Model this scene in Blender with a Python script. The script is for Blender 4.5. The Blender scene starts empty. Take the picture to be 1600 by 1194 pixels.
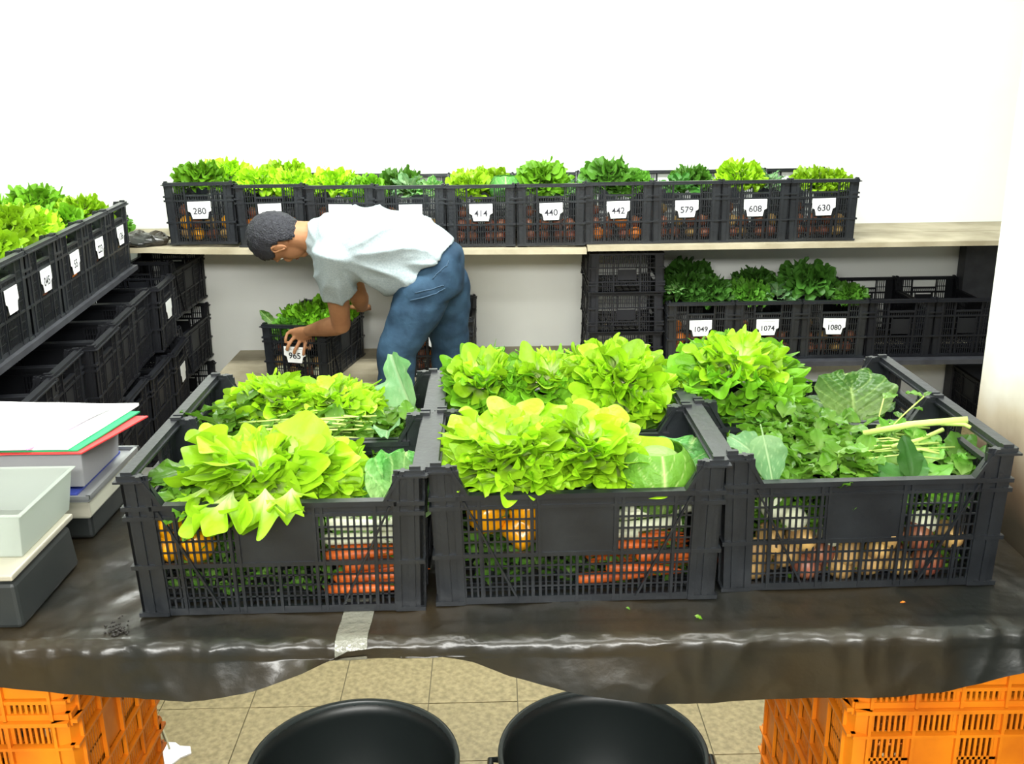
import bpy, math, random
import numpy as np
from mathutils import Vector, Matrix, noise, Euler
PI = math.pi; R = math.radians
random.seed(7); rng = np.random.RandomState(5)
SC = bpy.context.scene
COL = SC.collection

# ------------------------------------------------------------------ camera
F, PIT, ROL = 1573.8, 0.3009, -0.0145
CZ = 1.72
cam_d = bpy.data.cameras.new('camera'); cam = bpy.data.objects.new('camera', cam_d); COL.objects.link(cam)
cam_d.sensor_width = 36; cam_d.lens = F / 1600 * 36; cam_d.clip_start = .05
fw = Vector((0, math.cos(PIT), -math.sin(PIT))); up0 = Vector((0, math.sin(PIT), math.cos(PIT))); rt0 = Vector((1, 0, 0))
cr, sr = math.cos(ROL), math.sin(ROL)
# image axes: u = cr*x - sr*y_down, v = sr*x + cr*y_down
rt = rt0 * cr + up0 * sr
up = rt0 * (-sr) + up0 * cr
m = Matrix((rt, up, -fw)).transposed().to_4x4(); m.translation = (0, 0, CZ)
cam.matrix_world = m
SC.camera = cam

# ------------------------------------------------------------------ light and exposure
SC.view_settings.view_transform = 'Standard'; SC.view_settings.look = 'None'
SC.view_settings.exposure = 0.0; SC.view_settings.gamma = 1; SC.view_settings.use_curve_mapping = False
W = bpy.data.worlds.new('world'); SC.world = W; W.use_nodes = True
W.node_tree.nodes['Background'].inputs[0].default_value = (.93, 1, .93, 1)
W.node_tree.nodes['Background'].inputs[1].default_value = 0.34
def area(name, loc, target, sx, sy, power, col=(1, 1, 1)):
    d = bpy.data.lights.new(name, 'AREA'); d.shape = 'RECTANGLE'; d.size = sx; d.size_y = sy; d.energy = power; d.color = col
    o = bpy.data.objects.new(name, d); COL.objects.link(o); o.location = loc
    o.rotation_euler = (Vector(target) - Vector(loc)).to_track_quat('-Z', 'Y').to_euler(); return o
area('key_light', (-.3, -1.7, 2.75), (0, 4.6, .9), 3.0, .45, 200, (1, 1, .96))
area('ceiling_light_rear', (0.2, 3.3, 2.92), (0.2, 3.75, 0), 3.4, .35, 185, (.97, 1, .97))
area('ceiling_light_front', (0, 1.1, 2.92), (0, 1.5, 0), 2.2, .35, 34, (1, 1, .96))

def undo(px, py):
    u, v = px - 800, py - 597
    return cr * u + sr * v, -sr * u + cr * v
def at(px, py, Y):
    u, v = undo(px, py); a = PIT + math.atan(v / F)
    drop = Y * math.tan(a); zc = Y * math.cos(PIT) + drop * math.sin(PIT)
    return Vector((u * zc / F, Y, CZ - drop))
def on(px, py, z):
    u, v = undo(px, py); a = PIT + math.atan(v / F)
    return at(px, py, (CZ - z) / math.tan(a))

# ------------------------------------------------------------------ materials
def mat(name, col, rough=.6, spec=.5, metal=0, noise_amt=0, noise_scale=20, col2=None, bump=0, bump_scale=80, trans=0, objvar=0):
    M = bpy.data.materials.new(name); M.use_nodes = True; nt = M.node_tree; b = nt.nodes['Principled BSDF']
    b.inputs['Base Color'].default_value = (*col, 1); b.inputs['Roughness'].default_value = rough
    b.inputs['Metallic'].default_value = metal; b.inputs['Specular IOR Level'].default_value = spec
    tc = nt.nodes.new('ShaderNodeTexCoord')
    if noise_amt or col2:
        n = nt.nodes.new('ShaderNodeTexNoise'); n.inputs['Scale'].default_value = noise_scale; n.inputs['Detail'].default_value = 6
        nt.links.new(tc.outputs['Object'], n.inputs['Vector'])
        r = nt.nodes.new('ShaderNodeValToRGB'); c2 = col2 or tuple(c * (1 - noise_amt) for c in col)
        r.color_ramp.elements[0].position = .35; r.color_ramp.elements[1].position = .65
        r.color_ramp.elements[0].color = (*c2, 1); r.color_ramp.elements[1].color = (*col, 1)
        nt.links.new(n.outputs['Fac'], r.inputs['Fac']); nt.links.new(r.outputs['Color'], b.inputs['Base Color'])
    if bump:
        n2 = nt.nodes.new('ShaderNodeTexNoise'); n2.inputs['Scale'].default_value = bump_scale; n2.inputs['Detail'].default_value = 5
        nt.links.new(tc.outputs['Object'], n2.inputs['Vector'])
        bp = nt.nodes.new('ShaderNodeBump'); bp.inputs['Strength'].default_value = bump; bp.inputs['Distance'].default_value = .01
        nt.links.new(n2.outputs['Fac'], bp.inputs['Height']); nt.links.new(bp.outputs['Normal'], b.inputs['Normal'])
    return M
def leafmat(name, edge, base, vein=0, trans=.35, dark=.7, bumpy=.25, rough=.45):
    """leaf: pale base to coloured edge along attribute 'rr', per-leaf variation, translucent"""
    M = bpy.data.materials.new(name); M.use_nodes = True; nt = M.node_tree; N = nt.nodes; L = nt.links
    b = N['Principled BSDF']; out = N['Material Output']; b.inputs['Roughness'].default_value = rough; b.inputs['Specular IOR Level'].default_value = .35
    a = N.new('ShaderNodeAttribute'); a.attribute_name = 'rr'
    r = N.new('ShaderNodeValToRGB'); r.color_ramp.elements[0].color = (*base, 1); r.color_ramp.elements[0].position = .08
    r.color_ramp.elements[1].color = (*edge, 1); r.color_ramp.elements[1].position = .72
    L.new(a.outputs['Fac'], r.inputs['Fac'])
    oi = N.new('ShaderNodeObjectInfo'); tc = N.new('ShaderNodeTexCoord')
    n = N.new('ShaderNodeTexNoise'); n.inputs['Scale'].default_value = 14; n.inputs['Detail'].default_value = 4
    L.new(tc.outputs['Object'], n.inputs['Vector'])
    ad = N.new('ShaderNodeMath'); ad.operation = 'ADD'; L.new(oi.outputs['Random'], ad.inputs[0]); L.new(n.outputs['Fac'], ad.inputs[1])
    mr = N.new('ShaderNodeMapRange'); mr.inputs['From Min'].default_value = .4; mr.inputs['From Max'].default_value = 1.5
    mr.inputs['To Min'].default_value = dark; mr.inputs['To Max'].default_value = 1.15; L.new(ad.outputs[0], mr.inputs['Value'])
    mx = N.new('ShaderNodeMix'); mx.data_type = 'RGBA'; mx.blend_type = 'MULTIPLY'; mx.inputs['Factor'].default_value = 1
    L.new(r.outputs['Color'], mx.inputs['A']); L.new(mr.outputs['Result'], mx.inputs['B']); colr = mx.outputs['Result']
    if vein:
        v = N.new('ShaderNodeAttribute'); v.attribute_name = 'vein'
        m2 = N.new('ShaderNodeMix'); m2.data_type = 'RGBA'; L.new(v.outputs['Fac'], m2.inputs['Factor'])
        L.new(colr, m2.inputs['A']); m2.inputs['B'].default_value = (*base, 1); colr = m2.outputs['Result']
    L.new(colr, b.inputs['Base Color'])
    n2 = N.new('ShaderNodeTexNoise'); n2.inputs['Scale'].default_value = 60; n2.inputs['Detail'].default_value = 3
    L.new(tc.outputs['Object'], n2.inputs['Vector'])
    bp = N.new('ShaderNodeBump'); bp.inputs['Strength'].default_value = bumpy; bp.inputs['Distance'].default_value = .008
    L.new(n2.outputs['Fac'], bp.inputs['Height']); L.new(bp.outputs['Normal'], b.inputs['Normal'])
    t = N.new('ShaderNodeBsdfTranslucent'); L.new(colr, t.inputs['Color'])
    ms = N.new('ShaderNodeMixShader'); ms.inputs[0].default_value = trans
    L.new(b.outputs[0], ms.inputs[1]); L.new(t.outputs[0], ms.inputs[2]); L.new(ms.outputs[0], out.inputs['Surface'])
    return M
M = {}
M['wall'] = mat('white_wall_paint', (.86, .88, .84), .7, noise_amt=.04, noise_scale=3)
M['wall_near'] = mat('stained_wall_paint', (.85, .85, .78), .7)
M['ceil'] = mat('ceiling_paint', (.85, .86, .83), .8)
M['floor'] = mat('floor_terrazzo', (.29, .235, .115), .5, noise_scale=55, col2=(.175, .14, .062))
M['grout'] = mat('grout_dark', (.13, .11, .06), .8)
M['crate'] = mat('black_crate_plastic', (.0075, .009, .012), .36, .6, noise_scale=9, col2=(.015, .018, .022), bump=.1)
M['crate_old'] = mat('dark_crate_plastic', (.0055, .006, .009), .5, .3, noise_scale=9, col2=(.009, .010, .013))
M['orange'] = mat('orange_crate_plastic', (.84, .25, .008), .45, .4, noise_scale=7, col2=(.62, .155, .006))
M['card'] = mat('white_card', (.88, .9, .9), .6)
M['ink'] = mat('black_ink', (.02, .02, .03), .6)
M['inkgrey'] = mat('grey_ink', (.35, .36, .38), .6)
M['board'] = mat('pale_shelf_board', (.46, .41, .29), .65, noise_scale=6, col2=(.30, .26, .17), bump=.1, bump_scale=30)
M['darkboard'] = mat('black_painted_board', (.024, .025, .032), .6, noise_scale=18, col2=(.04, .042, .05))
M['sheet'] = mat('black_plastic_sheet', (.012, .014, .013), .30, .6, noise_scale=4, col2=(.032, .023, .012), bump=.12, bump_scale=40)
def creases():
    nt = M['sheet'].node_tree; N = nt.nodes; L = nt.links; b = N['Principled BSDF']; bp = [n for n in N if n.type == 'BUMP'][0]
    tc = [n for n in N if n.type == 'TEX_COORD'][0]
    n = N.new('ShaderNodeTexNoise'); n.noise_type = 'RIDGED_MULTIFRACTAL'; n.inputs['Scale'].default_value = 7; n.inputs['Detail'].default_value = 3; n.inputs['Distortion'].default_value = 1.2
    L.new(tc.outputs['Object'], n.inputs['Vector'])
    b2 = N.new('ShaderNodeBump'); b2.inputs['Strength'].default_value = .55; b2.inputs['Distance'].default_value = .012
    L.new(n.outputs['Fac'], b2.inputs['Height']); L.new(bp.outputs['Normal'], b2.inputs['Normal']); L.new(b2.outputs['Normal'], b.inputs['Normal'])
creases()
M['tub'] = mat('black_tub_plastic', (.012, .016, .016), .38, .5)
M['rim'] = mat('worn_tub_rim', (.035, .045, .045), .35, .6)
M['skin'] = mat('skin', (.42, .205, .10), .55, .3, noise_scale=12, col2=(.34, .155, .075))
M['hair'] = mat('dark_hair', (.018, .018, .024), .6, .35, noise_scale=90, col2=(.035, .036, .045), bump=.8, bump_scale=160)
M['shirt'] = mat('grey_jersey', (.36, .42, .44), .85, .2, noise_scale=160, col2=(.29, .345, .365), bump=.3, bump_scale=25)
M['jeans'] = mat('blue_denim', (.030, .068, .115), .8, .2, noise_scale=11, col2=(.014, .034, .062), bump=.35, bump_scale=30)
M['seam'] = mat('denim_seam', (.035, .075, .125), .8)
M['belt'] = mat('dark_leather', (.02, .017, .015), .5)
M['shoe'] = mat('dark_shoe', (.03, .03, .032), .5)
M['eye'] = mat('eye_white', (.8, .8, .78), .3); M['iris'] = mat('iris', (.03, .015, .01), .2)
M['lip'] = mat('lip', (.42, .16, .12), .5)
M['paper'] = mat('white_paper', (.9, .9, .9), .7)
M['green_card'] = mat('green_folder', (.005, .35, .12), .5)
M['red_card'] = mat('red_folder', (.75, .05, .05), .5)
M['pink_paper'] = mat('pink_paper_edge', (.62, .35, .62), .6)
M['scale_dark'] = mat('dark_scale_body', (.022, .026, .026), .5, noise_scale=8, col2=(.035, .038, .036))
M['scale_grey'] = mat('grey_scale_panel', (.10, .12, .13), .4)
M['cream'] = mat('cream_scale_plastic', (.62, .62, .50), .5)
M['plate'] = mat('steel_scale_plate', (.55, .52, .42), .35, metal=.3)
M['steel'] = mat('grey_tray_plate', (.33, .34, .35), .35, metal=.5)
M['blue'] = mat('blue_mat', (.03, .05, .30), .6)
M['tape'] = mat('clear_packing_tape', (.21, .21, .17), .18, .8, bump=.5, bump_scale=60)
M['carrot'] = mat('carrot_skin', (.70, .14, .015), .5, noise_scale=30, col2=(.5, .08, .01))
M['yellow'] = mat('yellow_pepper_skin', (.95, .40, .005), .25, .6)
M['white_veg'] = mat('white_leek_stem', (.80, .82, .60), .4, .5)
M['potato'] = mat('potato_skin', (.50, .32, .10), .6, noise_scale=20, col2=(.30, .17, .06))
M['onion'] = mat('red_brown_onion_skin', (.22, .055, .035), .45, noise_scale=25, col2=(.30, .12, .05))
M['orange_veg'] = mat('orange_skin', (.80, .22, .02), .45)
M['stem'] = mat('pale_green_stem', (.50, .66, .16), .45)
M['cord'] = mat('grey_brown_cord', (.30, .27, .16), .7)
M['lime'] = leafmat('lime_lettuce_leaf', (.38, .70, .018), (.84, .93, .45), dark=.52, trans=.28)
M['lime_mid'] = leafmat('green_lettuce_leaf', (.20, .50, .02), (.52, .76, .20), dark=.5, trans=.28)
M['mid'] = leafmat('mid_green_leaf', (.13, .36, .035), (.34, .52, .14), dark=.5)
M['cress'] = leafmat('fresh_green_leaflet', (.125, .32, .022), (.26, .46, .07), dark=.45, rough=.35)
M['dark'] = leafmat('dark_green_leaf', (.05, .20, .025), (.16, .34, .10), dark=.45)
M['darkcurl'] = leafmat('dark_curly_leaf', (.075, .22, .03), (.16, .32, .07), dark=.5)
M['kale'] = leafmat('grey_green_leaf', (.16, .36, .14), (.38, .55, .28), vein=1, dark=.75)
M['savoy'] = leafmat('savoy_leaf', (.12, .40, .08), (.60, .82, .34), vein=1, dark=.6, bumpy=.8)
M['savoy_pale'] = leafmat('pale_savoy_leaf', (.15, .36, .035), (.60, .76, .28), vein=1, dark=.7, bumpy=.7)
M['chard'] = leafmat('chard_leaf', (.065, .19, .022), (.34, .50, .15), vein=1, dark=.6, bumpy=.5, rough=.35)

# stained lower part of the near wall (dirt rising from the table edge)
def stain():
    nt = M['wall_near'].node_tree; b = nt.nodes['Principled BSDF']; N = nt.nodes; L = nt.links
    tc = N.new('ShaderNodeTexCoord'); s = N.new('ShaderNodeSeparateXYZ'); L.new(tc.outputs['Object'], s.inputs[0])
    n = N.new('ShaderNodeTexNoise'); n.inputs['Scale'].default_value = 7; n.inputs['Detail'].default_value = 8; L.new(tc.outputs['Object'], n.inputs['Vector'])
    mm = N.new('ShaderNodeMath'); mm.operation = 'MULTIPLY_ADD'; L.new(n.outputs['Fac'], mm.inputs[0]); mm.inputs[1].default_value = .16; L.new(s.outputs['Z'], mm.inputs[2])
    mr = N.new('ShaderNodeMapRange'); mr.inputs['From Min'].default_value = .90; mr.inputs['From Max'].default_value = 1.24; L.new(mm.outputs[0], mr.inputs['Value'])
    r = N.new('ShaderNodeValToRGB'); e = r.color_ramp.elements
    e[0].position = 0; e[0].color = (.05, .038, .02, 1); e[1].position = 1; e[1].color = (.86, .87, .82, 1)
    x = e.new(.22); x.color = (.16, .10, .055, 1); y = e.new(.55); y.color = (.50, .43, .31, 1)
    L.new(mr.outputs['Result'], r.inputs['Fac']); L.new(r.outputs['Color'], b.inputs['Base Color'])
stain()

# ------------------------------------------------------------------ object helpers
def link(name, me, m=None, parent=None):
    o = bpy.data.objects.new(name, me); COL.objects.link(o)
    if m is not None and me is not None:
        if not me.materials: me.materials.append(m if not isinstance(m, str) else M[m])
        elif me.materials[0] is not (M[m] if isinstance(m, str) else m):
            o.material_slots[0].link = 'OBJECT'; o.material_slots[0].material = M[m] if isinstance(m, str) else m
    if parent is not None: o.parent = parent
    return o
def tag(o, label=None, cat=None, group=None, kind=None):
    if label: o['label'] = label
    if cat: o['category'] = cat
    if group: o['group'] = group
    if kind: o['kind'] = kind
    return o
def empty(name, loc=(0, 0, 0), rot=(0, 0, 0), **k):
    o = bpy.data.objects.new(name, None); COL.objects.link(o); o.empty_display_size = .05
    o.location = loc; o.rotation_euler = rot; tag(o, **k); return o
def copy_tree(o, parent=None):
    c = o.copy(); COL.objects.link(c)
    if parent is not None: c.parent = parent
    for ch in KIDS.get(o.name, []):
        k = copy_tree(ch, c)
        KIDS.setdefault(c.name, []).append(k)
    return c
KIDS = {}
def reg(par, ch): KIDS.setdefault(par.name, []).append(ch); return ch
class MB:
    def __init__(s): s.v = []; s.f = []
    def box(s, x0, x1, y0, y1, z0, z1, fn=None):
        n = len(s.v)
        p = [(x, y, z) for x in (x0, x1) for y in (y0, y1) for z in (z0, z1)]
        s.v += [fn(q) for q in p] if fn else p
        s.f += [(n+0, n+1, n+3, n+2), (n+4, n+6, n+7, n+5), (n+0, n+4, n+5, n+1), (n+2, n+3, n+7, n+6), (n+0, n+2, n+6, n+4), (n+1, n+5, n+7, n+3)]
        return s
    def prism(s, pts, t0, t1, fn):
        n = len(s.v); k = len(pts)
        for t in (t0, t1):
            for (a, b) in pts: s.v.append(fn((a, t, b)))
        s.f.append(tuple(range(n, n + k))[::-1]); s.f.append(tuple(range(n + k, n + 2 * k)))
        for i in range(k):
            j = (i + 1) % k; s.f.append((n + i, n + j, n + k + j, n + k + i))
        return s
    def tube(s, pts, rad, seg=8, cap=True, flat=None):
        pts = [Vector(p) for p in pts]; n0 = len(s.v); k = len(pts)
        rad = rad if hasattr(rad, '__len__') else [rad] * k
        d0 = (pts[1] - pts[0]).normalized(); a = d0.orthogonal().normalized()
        for i, p in enumerate(pts):
            d = (pts[min(i + 1, k - 1)] - pts[max(i - 1, 0)]).normalized()
            a = (a - d * a.dot(d)).normalized(); b = d.cross(a)
            for j in range(seg):
                t = 2 * PI * j / seg; s.v.append(tuple(p + (a * math.cos(t) + b * math.sin(t)) * rad[i]))
        for i in range(k - 1):
            for j in range(seg):
                q = (j + 1) % seg; s.f.append((n0 + i * seg + j, n0 + i * seg + q, n0 + (i + 1) * seg + q, n0 + (i + 1) * seg + j))
        if cap:
            s.f.append(tuple(range(n0, n0 + seg))[::-1]); s.f.append(tuple(range(n0 + (k - 1) * seg, n0 + k * seg)))
        return s
    def lathe(s, prof, seg=24, c=(0, 0, 0)):
        n0 = len(s.v)
        for (r, z) in prof:
            for j in range(seg):
                t = 2 * PI * j / seg; s.v.append((c[0] + r * math.cos(t), c[1] + r * math.sin(t), c[2] + z))
        for i in range(len(prof) - 1):
            for j in range(seg):
                q = (j + 1) % seg; s.f.append((n0 + i * seg + j, n0 + i * seg + q, n0 + (i + 1) * seg + q, n0 + (i + 1) * seg + j))
        return s
    def ell(s, c, r, mtx=None, nu=16, nv=10):
        n0 = len(s.v); c = Vector(c)
        for i in range(nv + 1):
            ph = PI * i / nv
            for j in range(nu):
                t = 2 * PI * j / nu
                q = Vector((r[0] * math.sin(ph) * math.cos(t), r[1] * math.sin(ph) * math.sin(t), r[2] * math.cos(ph)))
                if mtx is not None: q = mtx @ q
                s.v.append(tuple(c + q))
        for i in range(nv):
            for j in range(nu):
                q = (j + 1) % nu; s.f.append((n0 + i * nu + j, n0 + (i + 1) * nu + j, n0 + (i + 1) * nu + q, n0 + i * nu + q))
        return s
    def mesh(s, name, smooth=False):
        me = bpy.data.meshes.new(name); me.from_pydata(s.v, [], s.f); me.update()
        if smooth: me.shade_smooth()
        return me
    def build(s, name, m, parent=None, smooth=False, **k):
        return tag(link(name, s.mesh(name, smooth), m, parent), **k)
def gridmesh(name, V, nu, nv, attrs=None, smooth=True):
    """V: (nu*nv,3) array, index i*nv+j"""
    idx = np.arange(nu * nv).reshape(nu, nv)
    f = np.stack([idx[:-1, :-1], idx[1:, :-1], idx[1:, 1:], idx[:-1, 1:]], -1).reshape(-1, 4)
    me = bpy.data.meshes.new(name); me.from_pydata(V.tolist(), [], f.tolist()); me.update()
    if smooth: me.shade_smooth()
    for k, a in (attrs or {}).items():
        at_ = me.attributes.new(k, 'FLOAT', 'POINT'); at_.data.foreach_set('value', np.asarray(a, dtype=np.float32).ravel())
    return me

# ------------------------------------------------------------------ room
WY = 5.10
b = MB().box(-3.2, 3.4, WY, WY + .12, 0, 3.0).build('wall_back', 'wall', kind='structure')
b = MB().box(-3.2, 3.4, -3.2, WY + .12, 2.98, 3.08).build('ceiling', 'ceil', kind='structure')
# left wall runs slightly askew, as the row of crates in front of it
la = R(6.1); ldir = Vector((math.sin(la), -math.cos(la), 0)); lnorm = Vector((math.cos(la), math.sin(la), 0))
lo = Vector((-1.645, 4.36, 0))            # front bottom corner of the far end of the left row
wb = lo - lnorm * .60
mb = MB(); P = [wb - ldir * .8, wb + ldir * 3.4]
q = [P[0], P[1], P[1] - lnorm * .12, P[0] - lnorm * .12]
mb.prism([(p.x, p.y) for p in q], 0, 2.99, lambda a: (a[0], a[2], a[1])); mb.build('wall_left', 'wall', kind='structure')
MB().box(1.03, 1.21, -1.0, 2.11, 0, 2.99).build('wall_right', 'wall_near', kind='structure')
fl = MB().box(-3.2, 3.4, -3.2, WY + .12, -.06, -.004).build('floor', 'grout', kind='structure')
T = .2535
tile_me = MB().box(-T/2 + .0015, T/2 - .0015, -T/2 + .0015, T/2 - .0015, -.012, 0).mesh('tile')
tile_me.materials.append(M['floor'])
ta = .0154; ti = 0
for i in range(-9, 9):
    for j in range(-3, 10):
        cx = .0027 + T * ((i + .5) * math.cos(ta) - (j + .5) * math.sin(ta)); cy = 2.4715 + T * ((i + .5) * math.sin(ta) + (j + .5) * math.cos(ta))
        if cy > WY - .1: continue
        o = link('tile', tile_me, None, fl); o.location = (cx, cy, random.uniform(-.0006, .0006)); o.rotation_euler = (0, 0, ta)
# remaining floor beyond the tiles one can see
mb = MB()
for i in range(-13, 13):
    for j in range(-22, 10):
        if -9 <= i < 9 and -3 <= j < 10: continue
        cx = .0027 + T * (i + .5); cy = 2.4715 + T * (j + .5)
        if cy > WY - .1 or cx < -3.1 or cx > 3.3: continue
        mb.box(cx - T/2 + .0015, cx + T/2 - .0015, cy - T/2 + .0015, cy + T/2 - .0015, -.0035, -.0005)
mb.build('tiles_beyond', 'floor', fl, kind='stuff')

# ------------------------------------------------------------------ shelves along the back wall
def board(name, x0, x1, y0, y1, zf, th, m, parent=None, n=24):
    v = []; f = []
    for i in range(n + 1):
        x = x0 + (x1 - x0) * i / n; z = zf(x)
        v += [(x, y0, z), (x, y1, z), (x, y1, z - th), (x, y0, z - th)]
    for i in range(n):
        a = 4 * i; c = a + 4
        for k in range(4): f.append((a + k, a + (k + 1) % 4, c + (k + 1) % 4, c + k))
    f += [(0, 3, 2, 1), (4*n, 4*n+1, 4*n+2, 4*n+3)]
    me = bpy.data.meshes.new(name); me.from_pydata(v, [], f); me.update()
    return link(name, me, m, parent)
def sag(x): 
    t = (x + 1.6) / 1.95
    return .977 - .034 * min(1, max(0, t)) ** .6
s1 = empty('wall_shelf', (0, 0, 0), label='upper left shelf of pale boards, sagging under the crates 280 to 440', cat='shelf')
board('shelf_board', -1.90, .345, 4.50, 4.79, lambda x: sag(x), .022, 'board', s1)
board('shelf_board', -1.90, .345, 4.80, 5.095, lambda x: sag(x), .022, 'board', s1)
s2 = empty('wall_shelf', (0, 0, 0), label='upper right shelf board of pale wood reaching behind the near wall', cat='shelf')
board('shelf_board', .35, 2.75, 4.52, 4.80, lambda x: .952, .022, 'board', s2)
board('shelf_board', .35, 2.75, 4.81, 5.095, lambda x: .952, .022, 'board', s2)
s3 = empty('wall_shelf', (0, 0, 0), label='lower shelf of pale boards beneath the crate 965, left of the empty stack', cat='shelf')
for y0, y1 in ((4.50, 4.69), (4.70, 4.88), (4.89, 5.095)): board('shelf_board', -1.42, .72, y0, y1, lambda x: .334, .028, 'board', s3)
board('front_rail', -1.42, .72, 4.475, 4.497, lambda x: .326, .05, 'board', s3)
s4 = empty('wall_shelf', (0, 0, 0), label='lower right shelf carrying the crates 1049, 1074 and 1080', cat='shelf')
for y0, y1 in ((4.52, 4.80), (4.81, 5.095)): board('shelf_board', .725, 2.75, y0, y1, lambda x: .395, .022, 'darkboard' if y0 < 4.6 else 'board', s4)
sp = empty('shelf_post', (2.42, 5.04, 0), label='dark wide post holding the right end of the shelves by the near wall', cat='post')
MB().box(-.135, .30, -.04, .04, 0, .928).build('post_board', 'darkboard', sp)
MB().box(-.135, .30, -.05, -.04, .30, .345).build('cross_batten', 'darkboard', sp)

# ------------------------------------------------------------------ black crates
CL, CW, CH = .53, .306, .278
def crate_meshes(L, Wd, H):
    """long side with a dip, short side with handle slot, corner post, base"""
    k = H / .278; hl = L / 2; hw = Wd / 2; res = {}
    def tp(p):      # draft taper
        f = 1 - .03 * (1 - min(1, max(0, p[2] / H))); return (p[0] * f, p[1] * f, p[2])
    # ---- long side at y=-hw, outward -y ; s along x
    m = MB()
    B = lambda s0, s1, z0, z1, t=.004, o=0: m.box(s0, s1, -hw - o, -hw + t, z0 * k, z1 * k, tp)
    e = hl - .045
    B(-e, e, 0, .014, .008, .002); B(-e, e, .096, .104, .005, .003); B(-e, e, .193, .199, .005, .003); B(-e, e, .212, .222, .012, .006)
    B(-e, e, .199, .212, .003, 0)
    B(-.077, .077, .104, .193, .003, 0)
    for s in (-.18, -.084, -.07, .07, .084, .18): B(s - .0028, s + .0028, .004, .212, .004, .004)
    B(-.0028, .0028, .004, .104, .004, .004)
    s = -.212
    while s < .213:
        B(s - .002, s + .002, .014, .096, .003)
        if abs(s) > .08: B(s - .002, s + .002, .104, .193, .003)
        s += .0118
    for z in (.034, .056, .076): B(-e, e, z - .0015, z + .0015, .003)
    for z in (.126, .148, .171): B(-e, -.077, z - .0015, z + .0015, .003); B(.077, e, z - .0015, z + .0015, .003)
    for sg in (-1, 1):
        m.prism([(sg * .198, .222 * k), (sg * (e + .001), .222 * k), (sg * (e + .001), .276 * k), (sg * .230, .276 * k)], -hw - .002, -hw + .004, tp)
        # sloping lip of the dip
        m.prism([(sg * .196, .222 * k), (sg * .203, .222 * k), (sg * .235, .278 * k), (sg * .228, .278 * k)], -hw - .007, -hw + .012, tp)
        m.prism([(sg * .205, .21 * k), (sg * .209, .21 * k), (sg * .115, .01 * k), (sg * .111, .01 * k)], -hw - .006, -hw, tp)
    res['long'] = m.mesh('long_side')
    # ---- short side at x=-hl, outward -x ; s along y
    m = MB(); e2 = hw - .035
    B = lambda s0, s1, z0, z1, t=.004, o=0: m.box(-hl - o, -hl + t, s0, s1, z0 * k, z1 * k, tp)
    B(-e2, e2, 0, .014, .008, .002); B(-e2, e2, .096, .104, .005, .003); B(-e2, e2, .193, .201, .005, .003)
    B(-hw, hw, .264, .278, .016, .006); B(-hw, hw, .264, .268, .020, .012)
    B(-.06, .06, .216, .224, .010, .004)
    B(-.045, .045, .112, .185, .003, 0)
    for s in (-.062, .062): B(s - .0028, s + .0028, .004, .264, .004, .004)
    B(-.045, -.041, .014, .193, .004, .003); B(.041, .045, .014, .193, .004, .003)
    s = -.112
    while s < .113:
        B(s - .0019, s + .0019, .014, .096, .003)
        if abs(s) > .046: B(s - .0019, s + .0019, .104, .193, .003)
        B(s - .0019, s + .0019, .201, .216 if abs(s) < .06 else .264, .003)
        s += .0105
    for z in (.040, .068): B(-e2, e2, z - .0015, z + .0015, .003)
    for z in (.134, .164): B(-e2, -.045, z - .0015, z + .0015, .003); B(.045, e2, z - .0015, z + .0015, .003)
    for sg in (-1, 1): B(min(sg * .062, sg * e2), max(sg * .062, sg * e2), .224, .228, .003)
    res['short'] = m.mesh('short_side')
    # ---- corner post at (-hl,-hw)
    m = MB(); bx = lambda *a: m.box(*a, tp)
    bx(-hl, -hl + .05, -hw, -hw + .005, 0, H); bx(-hl, -hl + .005, -hw, -hw + .04, 0, H)
    bx(-hl + .040, -hl + .052, -hw - .005, -hw + .004, 0, .27 * k)
    bx(-hl + .014, -hl + .026, -hw - .004, -hw, 0, .27 * k)
    bx(-hl - .004, -hl, -hw + .026, -hw + .038, 0, .27 * k)
    for z in (0, .096, .193, .212): bx(-hl - .005, -hl + .05, -hw - .006, -hw, z * k, z * k + .008); bx(-hl - .005, -hl, -hw, -hw + .04, z * k, z * k + .008)
    bx(-hl - .010, -hl + .042, -hw - .009, -hw + .010, .266 * k, .270 * k)
    bx(-hl - .002, -hl + .042, -hw - .002, -hw + .006, .27 * k, .278 * k)
    bx(-hl + .002, -hl + .022, -hw + .002, -hw + .012, .278 * k, .284 * k)
    bx(-hl + .002, -hl + .05, -hw + .002, -hw + .04, 0, .012)
    res['post'] = m.mesh('corner_post')
    # ---- base
    m = MB(); n = 17
    for i in range(n):
        x = -hl * .95 + 2 * hl * .95 * i / (n - 1); m.box(x - .003, x + .003, -hw * .95, hw * .95, .004, .008)
    for i in range(11):
        y = -hw * .93 + 2 * hw * .93 * i / 10; m.box(-hl * .95, hl * .95, y - .003, y + .003, .008, .011)
    m.box(-hl * .95, hl * .95, -hw * .95, -hw * .90, .0, .012); m.box(-hl * .95, hl * .95, hw * .90, hw * .95, .0, .012)
    res['base'] = m.mesh('base')
    return res
def mirror_mesh(me, sx, sy):
    n = me.copy(); n.transform(Matrix.Diagonal((sx, sy, 1, 1)))
    if sx * sy < 0: n.flip_normals()
    return n
CMS = {}
def crate_proto(key, L, Wd, H, m):
    cm = crate_meshes(L, Wd, H)
    for me in cm.values(): me.materials.append(M[m])
    r = {'long': [cm['long'], mirror_mesh(cm['long'], 1, -1)], 'short': [cm['short'], mirror_mesh(cm['short'], -1, 1)],
         'post': [cm['post'], mirror_mesh(cm['post'], -1, 1), mirror_mesh(cm['post'], 1, -1), mirror_mesh(cm['post'], -1, -1)], 'base': [cm['base']]}
    CMS[key] = r
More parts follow.
